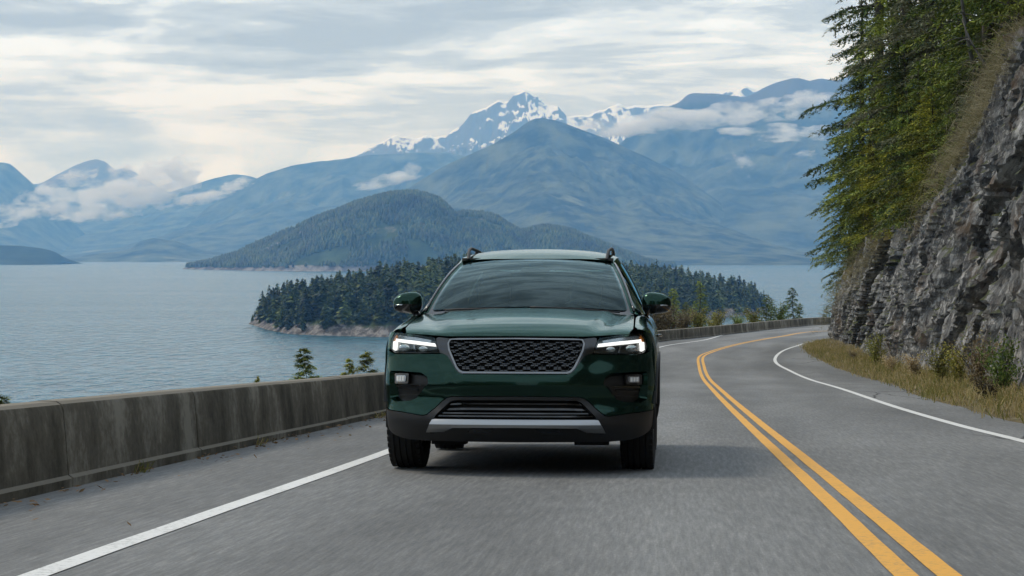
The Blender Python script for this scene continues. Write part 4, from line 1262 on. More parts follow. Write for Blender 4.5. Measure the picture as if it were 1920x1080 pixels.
for s in (1, -1):
    P = [(.14, .318), (.30, .318), (.33, .292), (.17, .292)]
    panel('skid_pad', FX(P) if s == 1 else flip(FX(P)), FS, m_gun, body, step=.03, offset=.011, depth=.01)

# ---- hood
def zf(x): return .935 + .037 * np.clip((np.abs(x) - .45) / .40, 0, 1) ** 1.2
_rise = pchip([-.05, 0, .02, .06, .15, .4, .8, 1.2, 1.5], [-.04, 0, .016, .031, .056, .104, .163, .212, .245])
def front_y(x, z):
    return FS(AX(x), z)[..., 1]
def Hz(x, y):
    d = y - front_y(x, zf(x))
    ax = np.abs(x)
    k = 1 - .25 * (ax / .78) ** 2
    xe = .47 + .10 * np.clip(y, 0, 1.4)
    bul = .014 / (1 + np.exp((ax - xe) / .014)) * np.clip(d / .25, 0, 1)
    dip = -.006 * np.exp(-((ax - xe - .07) / .05) ** 2) * np.clip(d / .25, 0, 1)
    return zf(x) + _rise(d) * k + bul + dip - .010 * (ax / .78) ** 4
def HS(x, y): return np.stack([x, y, Hz(x, y)], -1)
fe = [(x, float(front_y(np.array(x), zf(np.array(x)))) + .006) for x in np.linspace(0, .80, 26)]
hood_out = fe[:-1] + [(.791, .40), (.791, .60), (.788, .9), (.784, 1.2), (.778, 1.36)] + [(x, 1.25 + .14 * (x / .78) ** 2) for x in np.linspace(.72, 0, 12)]
hood = panel('hood', mir(hood_out), HS, m_paint, car, step=.03, depth=.02)

# ---- body sides
_Wm = pchip([.20, .245, .325, .41, .52, .70, 1.5, 2.6, 3.65, 4.2, 4.5, 4.66], [.84, .86, .905, .932, .948, .957, .955, .952, .958, .945, .90, .80])
_Ti = pchip([.2, 1.1, 1.5, 1.9, 4.0, 4.66], [.803, .797, .842, .868, .862, .74])
_zb = pchip([1.3, 1.5, 2.0, 3.0, 4.2, 4.66], [1.098, 1.095, 1.088, 1.095, 1.135, 1.10])
def ztop(y):
    h = Hz(np.full_like(y, .803), np.clip(y, .30, 1.4))
    w = np.clip((y - 1.15) / .35, 0, 1); w = w * w * (3 - 2 * w)
    return h * (1 - w) + _zb(np.clip(y, 1.3, 4.66)) * w
ZLO = .80
def SS_(y, t, s=1):
    """Side surface: t 0..1 from the sill to z = 0.80, 1..2 over the shoulder."""
    y = np.asarray(y, float); t = np.asarray(t, float)
    W_, xi = _Wm(np.clip(y, .2, 4.66)), _Ti(np.clip(y, .2, 4.66))
    zt = ztop(y)
    low_z = .25 + np.clip(t, -1, 1) * (ZLO - .25)
    lx = W_ - .055 * np.clip((.42 - low_z) / .17, 0, 1) ** 1.6 - .012 * np.exp(-((low_z - .60) / .06) ** 2) * np.clip((y - 1.4) / .2, 0, 1) * np.clip((3.2 - y) / .2, 0, 1)
    ph = np.clip(t - 1, 0, 1) * math.pi / 2
    hx = xi + (W_ - xi) * np.cos(ph) ** .80
    hz_ = ZLO + (zt - ZLO) * np.sin(ph) ** .95
    up = t > 1
    return np.stack([s * np.where(up, hx, lx), y, np.where(up, hz_, low_z)], -1)
def T_of(z): return (z - .25) / (ZLO - .25)
AX_F, AX_R, WR = .90, 3.65, .365
def arch(yc, r, a0, a1, n=18):
    return [(yc + r * math.cos(a), T_of(WR + r * math.sin(a))) for a in np.linspace(R_(a0), R_(a1), n)]
for s in (1, -1):
    fm = (lambda y, t: SS_(y, t, 1)) if s == 1 else (lambda y, t: SS_(y, t, -1))
    fl = (lambda P: P) if s == 1 else (lambda P: [tuple(p) for p in P][::-1])
    # note: mirrored side has its normal reversed, so outlines are laid on with a reflected offset
    sg = 1 if s == 1 else -1
    def side(name, P, mat, off=0.0, dep=.015, step=.045, parent=car, holes=()):
        return panel(name, P, fm, mat, parent, holes=holes, step=step, offset=sg * off, depth=sg * dep)
    fender = [(.455, T_of(.845)), (.455, 1.35), (.44, 1.75), (.40, 1.93), (.50, 1.995), (.9, 1.995), (1.30, 1.995), (1.40, 1.9), (1.42, 1.4), (1.42, T_of(.40)), (1.40, T_of(.30))] + arch(AX_F, .435, -10, 160)
    side('fender', fender, m_paint)
    d1 = side('front_door', [(1.432, T_of(.33)), (2.42, T_of(.33)), (2.42, 1.99), (1.432, 1.99)], m_paint)
    d2 = side('rear_door', [(2.432, T_of(.33)), (3.10, T_of(.33)), (3.22, T_of(.62)), (3.36, T_of(.80)), (3.42, 1.5), (3.42, 1.99), (2.432, 1.99)], m_paint)
    side('quarter_panel', [(3.432, 1.99), (3.432, 1.5), (3.385, T_of(.805))] + arch(AX_R, .435, 118, 6)[:] + [(4.25, T_of(.45)), (4.64, T_of(.45)), (4.64, 1.99)], m_paint)
    sill = side('sill', [(1.34, T_of(.22)), (3.22, T_of(.22)), (3.20, T_of(.325)), (1.36, T_of(.325))], m_plastic, .006)
    for yc in (AX_F, AX_R):
        ring = arch(yc, .470 if yc == AX_F else .47, -14, 194, 26) + arch(yc, .425, 194, -14, 26)
        if yc == AX_F: ring = arch(yc, .462, -12, 165, 24) + arch(yc, .425, 165, -12, 24)
        side('arch_cladding', ring, m_plastic, .010, .05, .03)
    for dd, y0 in ((d1, 2.22), (d2, 3.20)):
        P = SS_(np.linspace(y0 - .09, y0 + .09, 9), np.full(9, 1.36), s)
        P[:, 0] += s * (.012 + .020 * np.sin(np.linspace(0, math.pi, 9)))
        V, F = tube(P, .011, 8)
        obj('door_handle', V, F, m_chrome, dd)
    P = SS_(np.linspace(1.46, 4.3, 24), np.full(24, 1.985), s); P[:, 0] += s * .004
    V, F = tube(P, .008, 6); obj('belt_trim', V, F, m_chrome, car)

# ---- windscreen, roof, pillars, side glass
def WSf(u, v):
    """Windscreen: u -1..1 across, v 0..1 up."""
    xb, xt = .775, .600
    yb = 1.27 + .20 * u ** 2; yt = 2.30 + .10 * u ** 2
    zb = 1.150 - .030 * u ** 2; zt = 1.557 - .030 * u ** 2
    x = u * (xb + (xt - xb) * v)
    bow = .040 * 4 * v * (1 - v)
    return np.stack([x, yb + (yt - yb) * v, zb + (zt - zb) * v + bow], -1)
panel('windscreen', rounded([(-.955, .02), (.955, .02), (.955, .985), (-.955, .985)], .06), WSf, m_glass, car, step=.07, depth=.004, offset=.003, rim=False)
frit_o = [(-1.0, -.05), (1.0, -.05), (1.0, 1.0), (-1.0, 1.0)]
panel('windscreen_frame', frit_o, WSf, m_gloss, car, holes=[rounded([(-.925, .075), (.925, .075), (.925, .945), (-.925, .945)], .09)], step=.06, offset=-.004, rim=False)

def roof_edge(y):
    x = pchip([2.2, 2.4, 3.0, 3.8, 4.4, 4.55], [.585, .605, .635, .625, .60, .585])(y)
    z = pchip([2.2, 2.4, 2.7, 3.1, 3.7, 4.2, 4.55], [1.505, 1.540, 1.583, 1.600, 1.593, 1.562, 1.515])(y)
    return x, z
_rc = pchip([2.2, 2.32, 2.6, 3.0, 3.5, 4.0, 4.4, 4.6], [1.535, 1.562, 1.622, 1.668, 1.678, 1.660, 1.620, 1.585])
def RS(u, y):
    xe, ze = roof_edge(y)
    zc = _rc(y)
    au = np.abs(u)
    return np.stack([u * xe, y, zc - (zc - ze) * (.55 * au ** 2 + .45 * au ** 6)], -1)
roof_o = [(u, 2.30 + .10 * u * u + .012) for u in np.linspace(-1, 1, 21)] + [(u, 4.50 - .05 * u * u) for u in np.linspace(1, -1, 15)]
roof = panel('roof', roof_o, RS, m_paint, car, step=.06, depth=.02)

def gx(y):   # upper edge of the side glasshouse
    xr, zr_ = roof_edge(np.clip(y, 2.2, 4.55))
    t = np.clip((y - 1.47) / (2.40 - 1.47), 0, 1)
    xa, za = .775 + (.600 - .775) * t, 1.120 + (1.527 - 1.120) * t + .040 * 4 * t * (1 - t)
    w = np.clip((y - 2.32) / .08, 0, 1)
    return xa * (1 - w) + xr * w, za * (1 - w) + zr_ * w
def GS(y, w, s=1):
    y = np.asarray(y, float)
    B_ = SS_(y, np.full_like(y, 1.985), 1)
    xb, zb = B_[..., 0], B_[..., 2]
    xt, zt = gx(y)
    ww = np.clip(w, 0, 1)
    x = xb + (xt - xb) * ww + .022 * np.sin(math.pi * ww) * np.clip((y - 1.5) / .6, 0, 1)
    return np.stack([s * x, y, zb + (zt - zb) * w], -1)
for s in (1, -1):
    fm = (lambda y, w: GS(y, w, 1)) if s == 1 else (lambda y, w: GS(y, w, -1))
    out_ = [(1.47, 0), (2.0, 0), (3.0, 0), (4.0, 0), (4.50, 0), (4.50, 1), (4.0, 1), (3.0, 1), (2.4, 1), (2.0, 1), (1.75, 1), (1.47, 1)]
    w1 = [(1.86, .05), (2.42, .05), (2.42, .90), (2.32, .88), (2.05, .76), (1.90, .52)]
    w2 = [(2.50, .05), (3.36, .05), (3.36, .90), (2.50, .91)]
    w3 = [(3.46, .06), (4.16, .16), (3.95, .80), (3.46, .89)]
    holes = [rounded(p, .03) for p in (w1, w2, w3)]
    panel('pillars', out_, fm, m_paint, car, holes=holes, step=.05, depth=s * .02)
    for h in holes:
        panel('side_window', h, fm, m_sideglass, car, step=.08, offset=-s * .008, rim=False)
    panel('window_trim', rounded([(1.62, .02), (2.46, .02), (2.46, .95), (2.31, .945), (2.0, .86), (1.76, .60)], .02), fm, m_gloss, car, holes=[holes[0]], step=.05, offset=s * .003, depth=s * .004)
    # pillar highlight strip beside the glass
    t = np.linspace(0.02, .98, 16)
    P = WSf(np.full(16, s * 1.012), t); P[:, 2] += .004
    V, F = tube(P, .010, 6); obj('pillar_seal', V, F, m_gloss, car)
    # roof rail
    yy = np.linspace(2.42, 4.25, 30)
    xe, ze = roof_edge(yy)
    arcz = .050 * np.clip(np.minimum((yy - 2.42) / .16, (4.25 - yy) / .20), 0, 1) ** .6
    Zr_ = RS(np.full_like(yy, .90), yy)[:, 2]
    P = np.stack([s * xe * .905, yy, Zr_ + arcz], -1)
    V, F = tube(P, .013, 10)
    obj('roof_rail', V, F, m_plastic, car, sharp=50)
    V, F = join([tube([(s * xe[i] * .905, yy[i], Zr_[i] - .01), (s * xe[i] * .905, yy[i], Zr_[i] + arcz[i])], .013, 8) for i in (2, 15, 28)])
    obj('rail_foot', V, F, m_plastic, car)

# tail: closes the body behind
def TS(u, t):
    """Tail: t 0 = bumper bottom, 1 = belt, 2 = roof end."""
    z = np.where(t < 1, .30 + t * .80, 1.10 + (t - 1) * .44)
    xw = np.where(t < 1, .88 - .06 * t, .80 - .22 * (t - 1))
    y = np.where(t < 1, 4.66 - .04 * t, 4.62 - .12 * (t - 1))
    return np.stack([u * xw, y - .14 * u ** 4, z], -1)
tg = panel('tailgate', [(-1, 0), (1, 0), (1, 1), (1, 2), (-1, 2), (-1, 1)], TS, m_paint, car, step=.09, depth=.02)
panel('rear_window', rounded([(-.9, 1.12), (.9, 1.12), (.9, 1.9), (-.9, 1.9)], .08), TS, m_gloss, tg, step=.1, offset=.004, depth=.002)
for s in (1, -1):
    P = [(.62, .72), (.99, .72), (.99, .92), (.62, .92)]
    panel('tail_lamp', P if s == 1 else flip(P), TS, m_red, car, step=.06, offset=.006, depth=.004)

# cowl, wipers
cow = [(x, 1.235 + .14 * (x / .78) ** 2) for x in np.linspace(-.78, .78, 21)] + [(x, 1.33 + .19 * (x / .78) ** 2) for x in np.linspace(.78, -.78, 21)]
panel('cowl', cow, lambda x, y: np.stack([x, y, Hz(x, y) - .018], -1), m_plastic, car, step=.04, depth=.03)
for (x0, x1) in ((.66, .02), (-.06, -.62)):
    t = np.linspace(0, 1, 10)
    u = (x0 + (x1 - x0) * t) / .76
    P = WSf(u, -.02 + .025 * t); P[:, 2] += .008
    V, F = tube(P, .006, 5); obj('wiper', V, F, m_plastic, car)

# mirrors
for s in (1, -1):
    mr = empty('wing_mirror', parent=car)
    P, Fq = sphere(40, 24)
    x, y, z = P[:, 0].copy(), P[:, 1].copy(), P[:, 2].copy()
    ex = lambda v, p: np.sign(v) * np.abs(v) ** p
    x2, y2, z2 = ex(x, .72), ex(y, .8), ex(z, .74)
    # taper to the outer end, flat glass side at the back
    tap = 1 - .28 * np.clip(x2, -1, 1)
    V = np.stack([x2 * .112, np.where(y2 > 0, y2 * .035, y2 * .085), z2 * .082 * (tap * .55 + .42) + .018 * x2 * 0 - .012 * np.clip(x2, 0, 1) ** 2], -1)
    V[:, 0] *= s
    c = np.array([s * .945, 1.74, 1.20])
    Vw = V + c
    up, lo = [], []
    for f in Fq:
        (up if V[f, 2].mean() > -.012 + .012 * 0 else lo).append(f if s == 1 else f[::-1])
    obj('mirror_cap', Vw, up, m_paint, mr, sharp=45)
    obj('mirror_base', Vw * 1.0, lo, m_gloss, mr, sharp=45)
    ins = np.array([[s * .875, 1.69, 1.155], [s * .885, 1.70, 1.130], [s * .868, 1.71, 1.10], [s * .845, 1.73, 1.07]])
    V2, F2 = tube(ins, [.03, .03, .027, .03], 10); obj('mirror_arm', V2, F2, m_gloss, mr, sharp=50)
    tl = np.stack([s * np.linspace(.975, 1.045, 8), 1.66 + .05 * np.linspace(0, 1, 8) ** 2.2 - .008, np.full(8, 1.182)], -1)
    V2, F2 = tube(tl, .0055, 6); obj('turn_repeater', V2, F2, m_lampgrey, mr)
    gl = [(s * (.945 + .092 * math.cos(a)), 1.777, 1.20 + .06 * math.sin(a)) for a in np.linspace(0, 2 * math.pi, 20, endpoint=False)]
    obj('mirror_glass', np.array(gl), [list(range(20))], m_chrome, mr, smooth=False)

# wheels
def lathe(prof, n=56, axis_x=0.0):
    """prof: (x, r) pairs, spun about the x axis."""
    prof = np.array(prof)
    a = np.arange(n) * 2 * np.pi / n
    V = np.stack([np.repeat(prof[:, 0][:, None], n, 1), prof[:, 1][:, None] * np.cos(a)[None], prof[:, 1][:, None] * np.sin(a)[None]], -1).reshape(-1, 3)
    F = []
    for i in range(len(prof) - 1):
        for j in range(n):
            F.append([i * n + j, (i + 1) * n + j, (i + 1) * n + (j + 1) % n, i * n + (j + 1) % n])
    return V, F
tw = .118
tp = [(-.095, .235), (-.112, .26), (-tw, .30), (-.114, .335), (-.104, .352), (-.092, .360)]
for g0 in (-.062, -.022, .022, .062):
    tp += [(g0 - .0065, .3645), (g0 - .0045, .355), (g0 + .0045, .355), (g0 + .0065, .3645)]
tp += [(.092, .360), (.104, .352), (.114, .335), (tw, .30), (.112, .26), (.095, .235)]
tyreV, tyreF = lathe(tp, 64)
# shoulder blocks of the tread
blocks = []
for kx in (-.098, .098):
    for i in range(44):
        a = i * 2 * math.pi / 44
        v, f = box(-.014, .014, -.017, .017, .345, .3605)
        v[:, 0] += kx
        ca, sa = math.cos(a), math.sin(a)
        v = np.stack([v[:, 0], v[:, 1] * ca - v[:, 2] * sa, v[:, 1] * sa + v[:, 2] * ca], -1)
        blocks.append((v, f))
tyre_me = mesh('tyre', *join([(tyreV, tyreF)] + blocks), sharp=35); tyre_me.materials.append(m_rubber)
rp = [(-.09, .238), (-.085, .225), (.02, .215), (.085, .225), (.100, .240), (.104, .232), (.092, .214), (.05, .205), (-.08, .205)]
rimV, rimF = lathe(rp, 48)
sp = []
for i in range(5):
    for da in (-.16, .16):
        a = i * 2 * math.pi / 5 + da
        v, f = box(.055, .090, -.017, .017, .03, .218)
        v[[4, 5, 6, 7], 1] *= .8; v[[4, 5, 6, 7], 0] += .006
        ca, sa = math.cos(a), math.sin(a)
        v = np.stack([v[:, 0], v[:, 1] * ca - v[:, 2] * sa, v[:, 1] * sa + v[:, 2] * ca], -1)
        sp.append((v, f))
hubV, hubF = lathe([(.05, .0), (.05, .07), (.092, .065), (.098, .05), (.098, .001)], 24)
rim_me = mesh('rim', *join([(rimV, rimF), (hubV, hubF)] + sp), sharp=35); rim_me.materials.append(m_rim)
discV, discF = lathe([(-.02, .0), (-.02, .16), (.0, .16), (.0, .001)], 32)
disc_me = mesh('brake_disc', discV, discF, sharp=35); disc_me.materials.append(m_gun)
for yc in (AX_F, AX_R):
    for s in (1, -1):
        wh = empty('wheel', (s * .820, yc, WR), (0, 0, 0 if s == 1 else math.pi), car)
        if yc == AX_F: wh.rotation_euler[2] += R_(-1.5)
        for nm, me in (('tyre', tyre_me), ('rim', rim_me), ('brake_disc', disc_me)):
            obj(nm, me, None, None, wh)

# underbody, wheel housings, inner shell
parts = [box(-.70, .70, .30, 4.45, .235, .42), box(-.58, .58, .16, .5, .25, .80), box(-.90, .90, 1.40, 3.16, .25, .90), box(-.66, .66, .55, 1.30, .42, .95), box(-.80, .80, 4.10, 4.55, .30, 1.02), box(-.66, .66, 3.1, 4.15, .42, .95)]
V, F = join(parts); obj('underbody', V, F, m_dark, car, smooth=False)
for yc in (AX_F, AX_R):
    for s in (1, -1):
        a = np.linspace(R_(-8), R_(188), 20)
        ring = np.stack([np.full(20, 0.), yc + .44 * np.cos(a), WR + .44 * np.sin(a)], -1)
        i_ = ring.copy(); i_[:, 0] = s * .64; o_ = ring.copy(); o_[:, 0] = s * .935
        V = np.vstack([i_, o_]); F = [[k, k + 1, 20 + k + 1, 20 + k] for k in range(19)] + [list(range(20))]
        obj('wheel_housing', V, F, m_dark, car)
V, F = join([tube([(-.70, AX_F, .30), (.70, AX_F, .30)], .035, 8), tube([(-.70, AX_R, .28), (.70, AX_R, .28)], .045, 8)] +
            [tube([(s * .40, AX_F + .1, .26), (s * .72, AX_F, .24)], .03, 8) for s in (1, -1)] +
            [box(s * .50 - .12, s * .50 + .12, .52, .70, .185, .26) for s in (1, -1)])
obj('suspension', V, F, m_dark, car, smooth=False)

# cabin
dash = []
for s_, e_ in ((-.72, .72),):
    prof = [(1.40, .95), (1.36, 1.10), (1.55, 1.130), (1.80, 1.105), (1.92, 1.04), (1.93, .80)]
    V = np.array([(x, y, z) for x in (s_, e_) for y, z in prof]); n = len(prof)
    F = [[i, i + 1, n + i + 1, n + i] for i in range(n - 1)] + [list(range(n))[::-1], list(range(n, 2 * n))]
obj('dashboard', V, F, m_seat, car, sharp=40)
def seat(x, y, w, name='seat'):
    st = empty(name, (x, y, .55), parent=car)
    def slab(pts, w_, t):
        rows = []
        for (yy, zz, ww) in pts:
            k = 10; ring = []
            for a in np.arange(k) * 2 * np.pi / k:
                ring.append((w_ * ww * math.copysign(abs(math.cos(a)) ** .5, math.cos(a)), yy + t * math.copysign(abs(math.sin(a)) ** .6, math.sin(a)), zz))
            rows.append(ring)
        V = np.array(rows).reshape(-1, 3); F = []
        k = 10; n = len(pts)
        for i in range(n - 1):
            for j in range(k): F.append([i*k+j, i*k+(j+1) % k, (i+1)*k+(j+1) % k, (i+1)*k+j])
        F += [list(range(k))[::-1], list(range((n-1)*k, n*k))]
        return V, F
    V, F = slab([(.10, .0, .9), (.12, .15, 1), (.20, .45, .96), (.25, .60, .80), (.26, .63, .5)], w, .07); obj('backrest', V, F, m_seat, st)
    V, F = box(-w, w, -.42, .12, -.12, .04); obj('cushion', V, F, m_seat, st)
    if w < .4:
        V, F = slab([(.27, .66, .8), (.28, .70, 1), (.285, .80, 1), (.28, .85, .7)], .13, .05); obj('headrest', V, F, m_seat, st)
seat(.37, 2.50, .25); seat(-.37, 2.50, .25); seat(0, 3.45, .62, 'rear_seat')
sw = empty('steering_wheel', (.37, 1.98, 1.06), (R_(-62), 0, 0), car)
a = np.linspace(0, 2 * np.pi, 33)[:-1]
P = np.stack([.185 * np.cos(a), .185 * np.sin(a), 0 * a], -1)
P = np.vstack([P, P[:1]])
V, F = tube(P, .015, 8, False); obj('wheel_rim', V, F, m_plastic, sw)
V, F = join([tube([(-.17, 0, 0), (.17, 0, 0)], .018, 6), tube([(0, -.17, 0), (0, 0, 0)], .018, 6), tube([(0, 0, -.03), (0, 0, .03)], .06, 12)])
obj('wheel_hub', V, F, m_plastic, sw)
V, F = box(-.06, .06, 2.16, 2.28, 1.485, 1.52)
V[:4, 0] *= .6
obj('camera_housing', V, F, m_plastic, car, smooth=False)
P, Fq = SPH
obj('rear_view_mirror', P * np.array([.115, .018, .033]) + np.array([0, 2.13, 1.462]), Fq, m_plastic, car)
V, F = join([box(-.68, .68, 2.0, 4.4, .50, .54), box(-.60, .60, 2.42, 4.3, 1.545, 1.57)])
obj('cabin_floor_and_lining', V, F, m_seat, car, smooth=False)

# ================================================================== trees and undergrowth
m_bark = simple('bark', (0.055, 0.045, 0.036), .95, noise=(6, .4))
m_dead = simple('bleached_wood', (0.115, 0.105, 0.092), .9, noise=(8, .35))
m_needle = [leaf_mat('dark_needles', (0.020, 0.042, 0.016), (0.058, 0.095, 0.028), (0.12, 0.155, 0.035), transl=.12),
            leaf_mat('green_needles', (0.03, 0.06, 0.018), (0.11, 0.155, 0.03), (0.23, 0.26, 0.045), transl=.12),
            leaf_mat('olive_needles', (0.05, 0.07, 0.014), (0.18, 0.20, 0.026), (0.42, 0.39, 0.05), transl=.12),
            leaf_mat('grey_green_needles', (0.035, 0.048, 0.028), (0.09, 0.11, 0.06), (0.17, 0.17, 0.10))]

def conifer(seed, H, R, z0=.08, nbr=80, droop=.38, up=.12, leaf=.17, shape=.75, dens=1.0, k_tw=.40, lean=0.0, bare_r=.016, tip=.012, ax=14, lmin=.10):
    r = np.random.default_rng(seed)
    bend = lambda z: np.stack([lean * np.maximum(z / H, 0) ** 1.5 * H + .10 * np.sin(z / H * 3 + seed), .10 * np.cos(z / H * 2.3 + seed), z], -1)
    zz = np.linspace(-.4, H, 14)
    tr = tube(bend(zz), np.interp(zz, [-.4, H], [H * bare_r, tip]) , 8)
    wood = [tr]
    Ls = []
    for i in range(nbr):
        f = z0 + (1 - z0) * (i + r.random()) / nbr
        f = min(f, .985)
        L = R * (1 - f) ** shape * r.uniform(.62, 1.18) + lmin
        if f < .25: L *= r.uniform(.35, 1.0)
        az = i * 2.39996 + r.normal(0, .5)
        rad = np.array([math.cos(az), math.sin(az), 0]); per = np.array([-math.sin(az), math.cos(az), 0])
        o = bend(np.array([f * H]))[0]
        dr = droop * r.uniform(.6, 1.4); u_ = up + .5 * max(f - .6, 0)
        cur = lambda t: o + rad * (L * t)[:, None] + per * (.12 * L * np.sin(t * 2.5 + i))[:, None] + np.array([0, 0, 1.0]) * (L * (u_ * t - dr * t * t))[:, None]
        tb = np.linspace(0, 1, 5)
        wood.append(tube(cur(tb), np.interp(tb, [0, 1], [min(.010, H * .0012) + .010 * L, .002]), 4, False))
        nt = max(4, int((4 + L * 8.5) * dens))
        tt = np.clip(np.linspace(.14, 1.0, nt) + r.normal(0, .02, nt), .08, 1.0)
        sd = np.where(np.arange(nt) % 2 == 0, 1, -1)
        lt = L * k_tw * (1 - .6 * tt) * r.uniform(.6, 1.2, nt) + .09
        bp = cur(tt)
        dirv = per[None] * (sd * r.uniform(.45, 1.0, nt))[:, None] + rad[None] * r.uniform(.35, .9, nt)[:, None]
        dirv[:, 2] -= r.uniform(-.1, .35, nt)
        dirv /= np.linalg.norm(dirv, axis=1)[:, None]
        nl = max(4, int((3 + L * k_tw * 13) * dens ** .5))
        tl = np.linspace(.05, 1, nl) ** .9
        pos = bp[:, None] + dirv[:, None] * (lt[:, None] * tl[None])[..., None] + r.normal(0, .02, (nt, nl, 3))
        pos[..., 2] -= (.35 * lt[:, None] * tl[None] ** 2)
        ld = np.repeat(dirv[:, None], nl, 1) + r.normal(0, .45, (nt, nl, 3))
        ld[..., 2] -= .08
        ld /= np.linalg.norm(ld, axis=-1)[..., None]
        na = int(ax * L * dens) + 4
        ta = np.linspace(.2, 1.0, na)
        da = rad[None] * .8 + per[None] * r.normal(0, .6, (na, 1)) + r.normal(0, .3, (na, 3)); da /= np.linalg.norm(da, axis=1)[:, None]
        Ls.append((np.vstack([pos.reshape(-1, 3), cur(ta)]), np.vstack([ld.reshape(-1, 3), da])))
    P = np.vstack([a for a, b in Ls]); D = np.vstack([b for a, b in Ls])
    n = len(P)
    sz = leaf * r.uniform(.55, 1.25, n)[:, None]
    S = np.cross(D, r.normal(0, .35, (n, 3)) + np.array([0, 0, 1.])); S /= np.linalg.norm(S, axis=1)[:, None] + 1e-9
    V = np.stack([P - D * sz * .4, P + S * sz * .19, P + D * sz * .8, P - S * sz * .19], 1).reshape(-1, 3)
    F = np.arange(4 * n).reshape(n, 4)
    wv, wf = join(wood)
    return mesh('trunk', wv, wf), mesh('crown', V, F, smooth=False)

def plant_tree(name, meshes, mat, loc, s=1.0, rz=0.0, label='', group=None, cat='tree', sxy=1.0, bark=None):
    t = empty(name, loc, (0, 0, rz))
    t.scale = (s * sxy, s * sxy, s)
    tm, cm = meshes
    if not tm.materials: tm.materials.append(bark or m_bark)
    a = obj('trunk', tm, None, None, t)
    c = bpy.data.objects.new('crown', cm); COL.objects.link(c); c.parent = t
    if not cm.materials: cm.materials.append(mat)
    if cm.materials[0] != mat:
        c.material_slots[0].link = 'OBJECT'; c.material_slots[0].material = mat
    tag(t, label, cat, group)
    return t

BIG = [conifer(31, 16, 2.6, nbr=100, droop=.36, leaf=.13, dens=1.5), conifer(32, 16, 2.4, nbr=80, droop=.26, shape=.6, up=.05, leaf=.13, dens=1.5), conifer(33, 16, 2.8, nbr=110, droop=.42, shape=.8, k_tw=.42, leaf=.13, dens=1.5)]
SMALL = [conifer(41, 6, 1.7, z0=.02, nbr=62, droop=.32, leaf=.11, k_tw=.5, dens=1.6), conifer(42, 6, 1.9, z0=.02, nbr=66, droop=.45, leaf=.11, shape=.55, k_tw=.5, dens=1.6)]
# bearing, depth, scale, mesh, needles, name, label
TREES = [
    (1606, 95, .92, BIG[0], 0, 'tall dark conifer at the seaward corner of the cliff, leftmost of the tall ones'),
    (1650, 88, 1.35, BIG[1], 0, 'tallest conifer near the cliff corner with bare trunk showing between boughs'),
    (1582, 97, .80, SMALL[0], 0, 'small dark conifer lowest on the cliff corner above the water'),
    (1626, 84, 1.15, SMALL[1], 1, 'bushy green conifer on the brink just right of the cliff corner'),
    (1690, 80, 1.20, BIG[2], 1, 'broad green conifer second in from the tall corner trees'),
    (1662, 73, 1.05, SMALL[0], 0, 'dark young conifer on the brink above the grey rock'),
    (1742, 72, 1.15, BIG[0], 3, 'greyish green conifer in the middle of the wood above the rock'),
    (1716, 73, 1.0, SMALL[1], 2, 'olive young conifer leaning over the middle of the rock face'),
    (1792, 70, 1.10, BIG[2], 3, 'grey green bushy conifer behind the dead trunk'),
    (1768, 66, .75, SMALL[0], 2, 'small bright olive conifer below the dead trunk on the brink'),
    (1846, 62, 1.05, BIG[1], 1, 'green conifer right of the dead trunk above the rock'),
    (1900, 58, 1.0, BIG[2], 1, 'mid green conifer at the top right of the rock face'),
    (1960, 54, 1.0, BIG[0], 1, 'green conifer half out of the picture at the top right'),
    (1680, 101, 1.4, BIG[0], 0, 'dark tall conifer far back in the wood behind the corner trees'),
    (1735, 92, 1.4, BIG[2], 0, 'dark tall conifer far back in the middle of the wood'),
    (1800, 82, 1.4, BIG[1], 0, 'dark tall conifer far back behind the grey green trees'),
    (1860, 76, 1.35, BIG[0], 1, 'green tall conifer far back in the upper right of the wood'),
    (1915, 67, 1.3, BIG[2], 0, 'dark tall conifer far back at the right edge of the picture'),
    (1598, 92, .9, SMALL[1], 1, 'low green conifer on the brink at the very corner of the cliff'),
    (1640, 79, .8, SMALL[0], 2, 'bright olive conifer on the brink left of the dark young one'),
    (1688, 68, .85, SMALL[1], 1, 'rounded green conifer on the brink between two olive ones'),
    (1738, 69, .7, SMALL[1], 2, 'low bright olive conifer hanging over the brink left of the dead trunk'),
    (1786, 66, .65, SMALL[0], 3, 'low grey green conifer at the foot of the dead trunk'),
    (1812, 64, .9, SMALL[1], 1, 'rounded green conifer just left of the dead trunk'),
    (1880, 62, 1.1, BIG[0], 1, 'green conifer just right of the dead trunk, partly hidden by the mid green one'),
    (1935, 60, 1.1, BIG[1], 0, 'dark conifer cut by the right edge of the picture'),
    (1640, 92, 1.0, SMALL[1], 1, 'low green conifer under the tall corner trees'),
    (1705, 75, 1.2, SMALL[0], 1, 'middling green conifer under the broad green one'),
]
BRINK = [(61, .3, .55, 1, 'low green conifer on the brink nearest below the dead trunk'),
         (64.5, .2, .60, 2, 'low yellow green conifer spilling over the brink under the grey green trees'),
         (68, .4, .75, 0, 'leafy dark green conifer spilling over the brink in the middle of the face'),
         (71, .2, .60, 3, 'grey green conifer spilling over the brink above the streaked rock'),
         (75, .4, .70, 0, 'dark conifer hanging over the brink between two brighter ones'),
         (80, .3, .70, 2, 'olive conifer hanging over the brink towards the corner'),
         (84, .3, .65, 1, 'green conifer hanging over the brink towards the corner'),
         (88, .3, .60, 0, 'dark low conifer on the brink close to the corner'),
         (58, .6, .50, 3, 'low grey green conifer on the brink right of the dead trunk')]
for i, (Yb, qb_, s_, mi, lb) in enumerate(BRINK):
    plant_tree('conifer_tree', SMALL[i % 2], m_needle[mi], slope_point(Yb, qb_), s_, 2.3 * i, lb, 'conifers above the rock cut', sxy=1.25)
